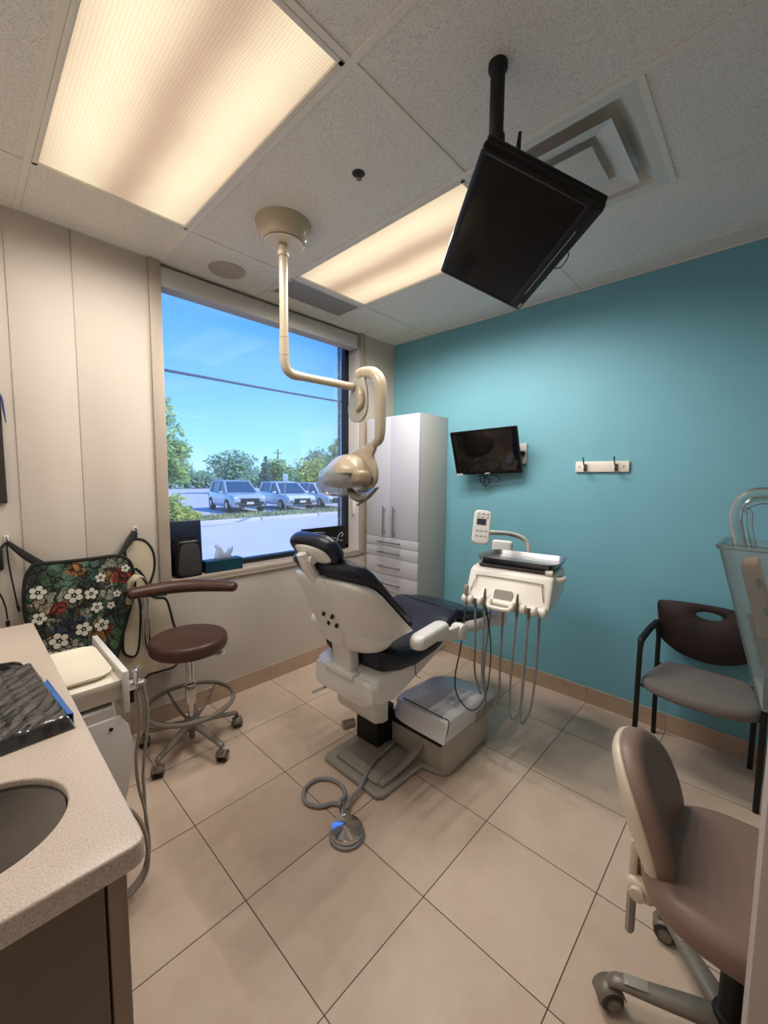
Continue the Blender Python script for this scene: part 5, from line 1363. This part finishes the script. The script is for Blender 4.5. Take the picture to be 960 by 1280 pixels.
# yoke sweeping round the head
HC = Vector((LX - .02, LY + .02, 1.50))
b = NB(); tube(b, [(LX, LY - .14, 1.695), (LX - .01, LY - .165, 1.64), (LX - .03, LY - .185, 1.57), (LX - .05, LY - .19, 1.51), (LX - .06, LY - .165, 1.465), (LX - .06, LY - .135, 1.452)], [.02, .024, .026, .026, .022, .016], seg=14, flat=.7)
yk = [(-0.981, 1.705), (-0.910, 1.677), (-0.808, 1.649), (-0.722, 1.618), (-0.646, 1.581), (-0.662, 1.566), (-0.751, 1.599), (-0.843, 1.615), (-0.911, 1.591), (-0.951, 1.550), (-0.964, 1.504), (-0.951, 1.473), (-0.925, 1.454), (-0.958, 1.441), (-1.003, 1.465), (-1.021, 1.509), (-1.014, 1.571), (-0.988, 1.625), (-1.007, 1.669)]
b = NB(); plate(b, smooth_loop(yk, 4), [], .03, M=Matrix(((0, 0, 1, LX - .012), (1, 0, 0, 0), (0, 1, 0, 0), (0, 0, 0, 1))), bev=.009, seg=3); obj('yoke', b, M_beigemetal, t, world=True, ang=60)
# reflector head: shallow shell pointing down towards the patient
HMx = axisM((LX - .02, LY + .055, 1.505), (0.05, 0.93, -0.16), (1, 0, -.25)) @ Matrix.Scale(1.2, 4)
# local x along the head (towards the window), local y across, z up
if HMx.to_3x3().col[2].z < 0:
    HMx = HMx @ Matrix.Rotation(pi, 4, 'X')
b = NB(); rings = []
for f, z in ((0.985, -.020), (1.0, -.008), (0.985, .008), (0.93, .035), (0.82, .062), (0.64, .085), (0.42, .098), (0.15, .103)):
    rings.append([(.165 * f * (cos(a) + .10 * cos(2 * a)), .12 * f * sin(a) * (1 - .12 * cos(a)), z) for a in [2 * pi * k / 44 for k in range(44)]])
loft(b, rings, M=HMx, caps=True); obj('lamp_head', b, M_beigemetal, t, world=True, ang=70)
b = NB(); rings = []
for f, z in ((0.99, .03), (1.05, .0), (1.06, -.02), (1.02, -.045), (0.94, -.062), (0.7, -.074), (0.3, -.078)):
    rings.append([(.165 * f * (cos(a) + .10 * cos(2 * a)) + .03, .12 * f * sin(a) * (1 - .12 * cos(a)), z) for a in [2 * pi * k / 44 for k in range(44)]])
loft(b, rings, M=HMx, caps=False); obj('front_shield', b, M_visor, t, world=True, ang=70)
b = NB(); box(b, (.045, .02, .094), (.07, .026, .012), rot=(0, .12, .4), bev=.006, M=HMx); obj('vent_slot', b, M_dimgap, t, world=True)
b = NB(); tube(b, [HMx @ Vector((.10, -.11, .045)), HMx @ Vector((.0, -.118, .035)), HMx @ Vector((-.10, -.1, .03))], .006, seg=8); obj('head_rib', b, M_beigemetal, t, world=True)
b = NB(); cushion(b, sup(.075, .055, 2.4, 28), -.035, .045, .03, M=Matrix.Translation((LX - .065, LY - .09, 1.50)) @ Matrix.Rotation(RAD(70), 4, 'Z')); obj('lamp_socket', b, pmat('socket_bronze', rgb(150, 134, 108), .25, coat=.4), t, world=True, ang=70)
b = NB()
tube(b, [(LX - .06, LY + .0, 1.435), (LX - .08, LY - .06, 1.40), (LX - .09, LY - .13, 1.385), (LX - .09, LY - .17, 1.40)], [.02, .03, .028, .02], seg=12, flat=.6)
obj('lower_bracket', b, pmat('bracket_grey', rgb(112, 106, 96), .35, .3), t, world=True, ang=60)
b = NB(); tube(b, [(LX - .09, LY - .10, 1.352), (LX - .09, LY - .18, 1.398), (LX - .09, LY - .255, 1.455)], [.013, .02, .014], seg=10, flat=.35, up=(0, .55, -.83)); obj('positioning_handle', b, pmat('handle_grey', rgb(140, 132, 120), .35), t, world=True)

# ------------------------------------------------------------------ foot control
t = empty('foot_control', 'round chrome foot pedal with a coiled grey hose on the tiled floor', 'foot pedal', (-1.815, -1.41, 0))
b = NB(); lathe(b, [(0, 0), (.074, 0), (.076, .004), (.075, .014), (.07, .017), (0, .017)], seg=40); obj('pedal_base', b, M_grey, t)
b = NB(); lathe(b, [(0, .017), (.062, .017), (.068, .022), (.068, .036), (.064, .041), (.02, .05), (.006, .052), (0, .052)], seg=40); obj('pedal_disc', b, M_chrome, t, ang=25)
b = NB(); box(b, (.045, .062, .03), (.05, .035, .022), rot=(0, 0, .9), bev=.006); tube(b, [(.03, .05, .045), (.05, .075, .05)], .009); obj('hose_coupling', b, M_chrome, t)
b = NB(); tube(b, [(-1.77, -1.345, .03), (-1.735, -1.29, .012), (-1.755, -1.245, .012), (-1.81, -1.215, .012), (-1.838, -1.15, .012), (-1.80, -1.085, .012), (-1.725, -1.07, .012), (-1.668, -1.12, .012), (-1.66, -1.20, .014), (-1.70, -1.265, .026), (-1.735, -1.275, .03), (-1.76, -1.30, .03)], .0095, seg=10)
tube(b, [(-1.755, -1.335, .03), (-1.70, -1.30, .03), (-1.63, -1.285, .03), (-1.57, -1.265, .05), (-1.47, -1.23, .062), (-1.38, -1.22, .062), (-1.30, -1.21, .07)], .0095, seg=10); obj('hose', b, M_grey, t, world=True)

# ------------------------------------------------------------------ swivel stool bases
def caster(parent, x, y, rz, R, mat, yoke_mat, off=0.0):
    c = empty('tmp', '', '')
    bpy.data.objects.remove(c)
    b = NB()
    for s in (-1, 1):
        lathe(b, [(0, -.009), (R * .78, -.009), (R, -.005), (R, .005), (R * .78, .009), (0, .009)], M=TR(x, y, R, rz) @ Matrix.Translation((0, s * .014, 0)) @ Matrix.Rotation(pi / 2, 4, 'X'), seg=20)
    w = obj('caster', b, mat, parent)
    b = NB(); M = TR(x, y, 0, rz)
    prof = [(R * 1.08 * cos(a), R + R * 1.08 * sin(a)) for a in [RAD(20 + 18 * k) for k in range(10)]]
    loft(b, [[M @ Vector((px, yy, pz)) for px, pz in prof] for yy in (-.026, .026)], caps=False, closed=False)
    md_hood = b
    tube(b, [M @ Vector((0.012, 0, R * 1.6)), M @ Vector((0.012, 0, R * 2.5))], .011, seg=10)
    lathe(b, [(0, -.004), (R * .5, -.004), (R * .5, .004), (0, .004)], M=M @ Matrix.Translation((0, 0.024, R)) @ Matrix.Rotation(pi / 2, 4, 'X'), seg=14)
    lathe(b, [(0, -.004), (R * .5, -.004), (R * .5, .004), (0, .004)], M=M @ Matrix.Translation((0, -0.024, R)) @ Matrix.Rotation(pi / 2, 4, 'X'), seg=14)
    h = obj('caster_hood', b, yoke_mat, w)
    md = h.modifiers.new('t', 'SOLIDIFY'); md.thickness = .003; md.offset = 1
    return w

# assistant stool by the window
SXc, SYc = -2.032, -0.345
t = empty('assistant_stool', 'brown round-seated stool with curved padded arm and foot ring below the window', 'stool', (SXc, SYc, 0))
for k in range(5):
    a = RAD(-149 + 72 * k)
    L_ = 0.252
    e = Vector((cos(a), sin(a), 0)); 
    b = NB(); tube(b, [e * .02 + Vector((0, 0, .125)), e * .1 + Vector((0, 0, .118)), e * .2 + Vector((0, 0, .098)), e * (L_ - .005) + Vector((0, 0, .09)), e * (L_ + .006) + Vector((0, 0, .075))], [.026, .022, .018, .017, .014], seg=12, flat=.6, up=(0, 0, 1)); obj('base_leg', b, M_greymetal, t, ang=60)
    caster(t, e.x * (L_ + .004), e.y * (L_ + .004), a + RAD((35, -60, 80, 20, 110)[k]), .027, M_blackmatte, M_greymetal)
b = NB(); lathe(b, [(0, .10), (.04, .10), (.045, .11), (.04, .15), (.03, .16), (0.0, .16)], seg=24); lathe(b, [(0, .04), (.016, .04), (.016, .11), (0, .11)], seg=16); obj('base_hub', b, M_greymetal, t)
b = NB(); lathe(b, [(0, .16), (.012, .16), (.012, .25), (.027, .25), (.027, .345), (.030, .35), (.030, .362), (.02, .366), (.02, .54), (0, .54)], seg=24); obj('gas_column', b, M_chrome, t, ang=25)
b = NB(); RR = .222
tube(b, [(RR * cos(2 * pi * k / 48), RR * sin(2 * pi * k / 48), .25) for k in range(48)], .012, seg=10, closed=True)
for k in range(5):
    a = RAD(-113 + 72 * k); tube(b, [(cos(a) * .03, sin(a) * .03, .135), (cos(a) * .12, sin(a) * .12, .17), (cos(a) * (RR - .002), sin(a) * (RR - .002), .245)], [.009, .008, .007], seg=8)
obj('foot_ring', b, M_greymetal, t)
b = NB(); cushion(b, sup(.198, .198, 2, 56), .553, .632, .022, rb=.03, crown=.012, n=6); obj('seat', b, M_brown, t, ang=70)
b = NB(); box(b, (0, 0, .544), (.2, .16, .014), bev=.004); obj('seat_plate', b, M_blackmatte, t)
b = NB(); tube(b, [(.0, .0, .535), (.06, -.05, .53), (.09, -.075, .527)], .006); box(b, (.115, -.095, .525), (.07, .05, .008), rot=(0, 0, -.7), bev=.004); obj('height_lever', b, M_cream, t)
b = NB()
W = lambda x, y, z: (x - SXc, y - SYc, z)
for o_ in (0, .022):
    tube(b, [W(-2.205 + o_, -.19, .85), W(-2.206 + o_, -.19, .72), W(-2.205 + o_, -.19, .60), W(-2.195 + o_, -.205, .55), W(-2.165 + o_, -.24, .528), W(-2.05, -.32, .53)], .0085, seg=10)
obj('arm_post', b, M_chrome, t)
b = NB(); box(b, W(-2.165, -.185, .850), (.16, .03, .012), rot=(0, 0, RAD(-22)), bev=.004); obj('arm_plate', b, M_blackmatte, t)
b = NB(); tube(b, [W(-2.268, -.155, .868), W(-2.255, -.155, .870), W(-2.17, -.168, .874), W(-2.06, -.195, .878), W(-1.95, -.255, .878), W(-1.86, -.335, .876), W(-1.80, -.405, .872), W(-1.79, -.418, .871)], [.02, .036, .04, .042, .042, .04, .033, .016], seg=16, flat=.85, up=(0, 0, 1)); obj('arm_pad', b, M_brown, t, ang=70)

# operator stool close to the partition
OX, OY = -1.555, -2.625
t = empty('operator_stool', 'mauve operator stool with ivory-backed rounded backrest beside the partition', 'stool', (OX, OY, 0))
for k in range(5):
    a = RAD(111 - 72 * k); e = Vector((cos(a), sin(a), 0)); L_ = .272
    b = NB(); tube(b, [e * .02 + Vector((0, 0, .10)), e * .1 + Vector((0, 0, .095)), e * .2 + Vector((0, 0, .088)), e * (L_ - .012) + Vector((0, 0, .085)), e * (L_ + .01) + Vector((0, 0, .07))], [.034, .030, .024, .021, .016], seg=12, flat=.6, up=(0, 0, 1)); obj('base_leg', b, M_greymetal, t, ang=60)
    if k != 3 and k != 2:
        b = NB(); box(b, e * .215 + Vector((0, 0, .1015)), (.06, .03, .003), rot=(0, .03, a), bev=.001); obj('leg_badge', b, pmat('badge_grey', rgb(150, 144, 134), .3), t)
    caster(t, e.x * (L_ + .005), e.y * (L_ + .005), a + RAD((200, 60, 20, 90, 140)[k]), .032, M_darkgrey, M_greymetal)
b = NB(); lathe(b, [(0, .07), (.045, .07), (.05, .09), (.04, .125), (.032, .13), (.03, .28), (.018, .285), (.018, .42), (0, .42)], seg=24); obj('gas_column', b, M_blackmatte, t)
b = NB(); cushion(b, sup(.235, .225, 2.6, 52, cy=-.01), .43, .52, .04, rb=.04, crown=-.006, n=6); obj('seat', b, M_mauve, t, ang=70)
b = NB(); box(b, (0, .02, .412), (.2, .24, .018), bev=.005); tube(b, [(.05, .0, .405), (.14, .03, .395), (.19, .04, .39)], .007); obj('seat_plate', b, M_blackmatte, t)
# backrest: padded front facing away from the dental chair
def back_ring(f, y, bow):
    r = []
    for k in range(48):
        a = 2 * pi * k / 48
        c, s = cos(a), sin(a)
        x = .172 * f * math.copysign(abs(c) ** .85, c) * (1 - .10 * s)
        z = .183 * f * math.copysign(abs(s) ** .85, s)
        r.append((x, y + bow * (x / .17) ** 2, z))
    return r
BMx = Matrix.Translation((.0, .225, .592)) @ Matrix.Rotation(RAD(-19), 4, 'X') @ Matrix.Rotation(RAD(4), 4, 'Z')
b = NB(); loft(b, [back_ring(.4, -.047, -.035), back_ring(.8, -.046, -.035), back_ring(.93, -.038, -.035), back_ring(.985, -.022, -.035), back_ring(1.0, 0, -.035), back_ring(.985, .006, -.035)], M=BMx); obj('backrest', b, M_mauve, t, ang=70)
b = NB(); loft(b, [back_ring(.99, .004, -.035), back_ring(1.005, .010, -.035), back_ring(.99, .02, -.035), back_ring(.9, .032, -.035), back_ring(.5, .042, -.03)], M=BMx); obj('backrest_shell', b, M_shell, t, ang=70)
b = NB(); tube(b, [(-.075, .215, .60), (-.075, .222, .50), (-.075, .225, .34), (-.075, .225, .25)], .012, seg=8, flat=1.6, n=3, up=(1, 0, 0)); obj('back_bar', b, M_taupe, t)
b = NB(); box(b, (-.075, .222, .47), (.05, .022, .12), bev=.008); box(b, (-.08, .20, .405), (.075, .07, .06), bev=.02, seg=3); lathe(b, [(0, 0), (.018, 0), (.018, .012), (.012, .014), (0, .014)], M=Matrix.Translation((-.117, .205, .405)) @ Matrix.Rotation(-pi / 2, 4, 'Y'), seg=18); obj('back_clamp', b, M_shell, t)

# ------------------------------------------------------------------ visitor chair by the teal wall
t = empty('visitor_chair', 'black-framed armchair with dark wood back and grey fabric seat by the teal wall', 'chair', (-0.28, -2.42, 0))
ya, yb = -2.165, -2.655
for i, y in enumerate((ya, yb)):
    s = 1 if i == 0 else -1
    b = NB(); tube(b, [(-.44, y, .0), (-.435, y, .40), (-.43, y, .60), (-.415, y, .645)], .0125, seg=10, n=4); obj('front_leg', b, M_blackmatte, t, world=True)
    b = NB(); tube(b, [(-.075, y - s * .03, .0), (-.105, y - s * .03, .35), (-.115, y - s * .03, .60), (-.125, y - s * .025, .655)], .0125, seg=10, n=4); obj('rear_leg', b, M_blackmatte, t, world=True)
    b = NB(); tube(b, [(-.425, y, .62), (-.42, y, .65), (-.40, y, .664), (-.28, y - s * .012, .690), (-.17, y - s * .024, .70), (-.135, y - s * .028, .685), (-.122, y - s * .028, .64)], [.013, .015, .017, .017, .017, .015, .013], seg=10, n=5); obj('armrest', b, M_blackmatte, t, world=True)
    b = NB(); tube(b, [(-.437, y, .43), (-.437, y - s * .05, .425)], .008, seg=8); tube(b, [(-.107, y - s * .03, .45), (-.12, y - s * .07, .44)], .008, seg=8); tube(b, [(-.115, y - s * .03, .60), (-.09, y - s * .05, .61)], .008, seg=8); obj('bracket', b, M_blackmatte, t, world=True)
b = NB(); tube(b, [(-.40, ya - .04, .415), (-.12, ya - .06, .415)], .009, seg=8); tube(b, [(-.40, yb + .04, .415), (-.12, yb + .06, .415)], .009, seg=8); tube(b, [(-.38, ya - .04, .412), (-.38, yb + .04, .412)], .009, seg=8); obj('under_frame', b, M_blackmatte, t, world=True)
b = NB(); so = smooth_loop([(-.52, .0), (-.50, .14), (-.44, .225), (-.36, .235), (-.16, .20), (-.10, .16), (-.09, 0), (-.10, -.16), (-.16, -.20), (-.36, -.235), (-.44, -.225), (-.50, -.14)], 4)
cushion(b, so, .415, .475, .03, M=Matrix.Translation((0, -2.415, 0)), rb=.02, crown=.014); obj('seat', b, M_fabric, t, world=True, ang=70)
b = NB()
bo3 = smooth_loop([(-.215, .315), (-.10, .325), (0, .328), (.10, .325), (.215, .315), (.238, .30), (.235, .24), (.218, .14), (.205, .09), (.12, .035), (0, .012), (-.12, .035), (-.205, .09), (-.218, .14), (-.235, .24), (-.238, .30)], 4)
hole = [(.058 * cos(2 * pi * k / 24), .268 + .021 * sin(2 * pi * k / 24)) for k in range(24)]
plate(b, bo3, [hole], .014, M=Matrix.Translation((-.092, -2.412, .498)) @ Matrix.Rotation(RAD(6), 4, 'Y') @ YZ(0), bev=.004)
obj('backrest', b, M_wood, t, world=True)

# ------------------------------------------------------------------ clear acrylic bin on the partition
t = empty('acrylic_bin', 'clear acrylic bin with a bent handle fixed to the partition at the picture edge', 'holder', (-1.93, -2.634, 1.28))
def pan(bm, pts, th):
    """thin sheet from a 3-D quad"""
    P = [Vector(p) for p in pts]
    n = (P[1] - P[0]).cross(P[2] - P[0]).normalized() * th
    loft(bm, [[p for p in P], [p + n for p in P]])
b = NB()
xa, xb = -2.02, -1.87
yw, yt, yb_ = -2.634, -2.556, -2.628
zt, zb = 1.40, 1.15
pan(b, [(xa, yw, zt), (xa, yt, zt), (xa, yb_ + .008, zb), (xa, yw, zb)], .004)
pan(b, [(xb, yw, zt), (xb, yt, zt), (xb, yb_ + .008, zb), (xb, yw, zb)], .004)
pan(b, [(xa, yt, zt), (xb, yt, zt), (xb, yb_ + .008, zb), (xa, yb_ + .008, zb)], .004)
tube(b, [(xa - .003, yw + .004, zt), (xa - .003, yt + .004, zt), (xb, yt + .004, zt)], .0045, seg=6, n=1)
obj('bin_shell', b, M_acrylic, t, world=True, smooth=False)
b = NB()
ar = []
for p in ((-2.578, 1.395), (-2.570, 1.43), (-2.568, 1.455), (-2.574, 1.474), (-2.586, 1.484), (-2.60, 1.487), (-2.632, 1.487)):
    ar.append((-1.985, p[0], p[1]))
tube(b, ar, .009, seg=12, n=5, flat=1.6, up=(1, 0, 0))
tube(b, [(x, y - .017 if z < 1.47 else y - .004, z - (.014 if z > 1.46 else 0)) for x, y, z in ar], .004, seg=8, n=5)
obj('bent_handle', b, M_acrylic, t, world=True)
b = NB(); box(b, (-1.955, -2.604, 1.315), (.09, .022, .12), rot=(RAD(-14), 0, 0), bev=.004)
for zz in (1.345, 1.30):
    box(b, (-1.999, -2.6 - (1.36 - zz) * .25, zz), (.004, .006, .014), rot=(RAD(-14), 0, 0), mi=1)
single('tan_card_pack', b, [pmat('tan_card', rgb(172, 134, 112), .6), M_darkgrey], 'tan slotted card pack standing inside the clear acrylic bin', 'card pack', loc=(-1.955, -2.604, 1.31))

# ------------------------------------------------------------------ camera
cam = bpy.data.cameras.new('camera')
co = bpy.data.objects.new('camera', cam); COL.objects.link(co)
yaw, pit, rol = 0.8119, -0.0849, 0.0091
Fv = Vector((sin(yaw) * cos(pit), cos(yaw) * cos(pit), sin(pit)))
Rv = Vector((cos(yaw), -sin(yaw), 0)); Uv = Rv.cross(Fv)
R2 = Rv * cos(rol) + Uv * sin(rol); U2 = Uv * cos(rol) - Rv * sin(rol)
M = Matrix((R2, U2, -Fv)).transposed().to_4x4(); M.translation = (-2.8672, -2.6061, 1.5059)
co.matrix_world = M
cam.sensor_fit = 'HORIZONTAL'; cam.sensor_width = 36.0; cam.lens = 507.0933 / 960 * 36
cam.clip_start = 0.02; cam.clip_end = 400
SC.camera = co

# ------------------------------------------------------------------ light
def spot(x, y, e):
    l = bpy.data.lights.new('ceiling_tube', 'SPOT'); l.energy = e; l.color = (1.0, 0.945, 0.87)
    l.spot_size = RAD(172); l.spot_blend = 0.58; l.shadow_soft_size = 0.0
    o = bpy.data.objects.new('ceiling_tube', l); COL.objects.link(o)
    o.location = (x, y, H - 0.012)
    return o
for xc, en in (((XL[3] + XL[4]) / 2, 6.3), ((XL[1] + XL[2]) / 2, 11.0)):
    for i in (-1, 1):
        for j in range(5):
            spot(xc + i * 0.14, (Y1 + Y2) / 2 + (j - 2) * 0.24, en)
sun = bpy.data.lights.new('sun', 'SUN'); sun.energy = 4.2; sun.angle = RAD(0.6); sun.color = (1.0, 0.95, 0.86)
so_ = bpy.data.objects.new('sun', sun); COL.objects.link(so_)
so_.rotation_euler = Vector((0.45, -0.6, 0.75)).to_track_quat('Z', 'Y').to_euler()

w = bpy.data.worlds.new('sky'); SC.world = w; w.use_nodes = True
nt = w.node_tree; L = nt.links.new
bg = nt.nodes['Background']
tc = nt.nodes.new('ShaderNodeTexCoord'); sep = nt.nodes.new('ShaderNodeSeparateXYZ'); L(tc.outputs['Generated'], sep.inputs[0])
rp = nt.nodes.new('ShaderNodeValToRGB'); L(sep.outputs[2], rp.inputs['Fac'])
e = rp.color_ramp.elements
e[0].position = 0.0; e[0].color = (0.55, 0.95, 1.35, 1)
e[1].position = 0.5; e[1].color = (0.08, 0.36, 1.5, 1)
k = e.new(0.08); k.color = (0.34, 0.80, 1.4, 1)
k = e.new(0.2); k.color = (0.17, 0.55, 1.45, 1)
n = nt.nodes.new('ShaderNodeTexNoise'); n.inputs['Scale'].default_value = 2.2; n.inputs['Detail'].default_value = 6
mp = nt.nodes.new('ShaderNodeMapping'); mp.inputs['Scale'].default_value = (1, 1, 5); L(tc.outputs['Generated'], mp.inputs['Vector']); L(mp.outputs[0], n.inputs['Vector'])
r2 = nt.nodes.new('ShaderNodeValToRGB'); r2.color_ramp.elements[0].position = .55; r2.color_ramp.elements[1].position = .8; r2.color_ramp.elements[1].color = (.3, .3, .3, 1); L(n.outputs['Fac'], r2.inputs['Fac'])
mx = nt.nodes.new('ShaderNodeMix'); mx.data_type = 'RGBA'; L(r2.outputs['Color'], mx.inputs['Factor']); L(rp.outputs['Color'], mx.inputs['A']); mx.inputs['B'].default_value = (.8, .9, 1, 1)
L(mx.outputs['Result'], bg.inputs['Color']); bg.inputs['Strength'].default_value = 1.12

vs_ = SC.view_settings
SC.display_settings.display_device = 'sRGB'
vs_.view_transform = 'Standard'; vs_.look = 'None'; vs_.exposure = 0.2; vs_.gamma = 1.0
vs_.use_curve_mapping = False
SC.cycles.max_bounces = 10; SC.cycles.diffuse_bounces = 6; SC.cycles.transparent_max_bounces = 16
SC.cycles.use_denoising = True; SC.cycles.caustics_reflective = False; SC.cycles.caustics_refractive = False
SC.cycles.sample_clamp_indirect = 4.0
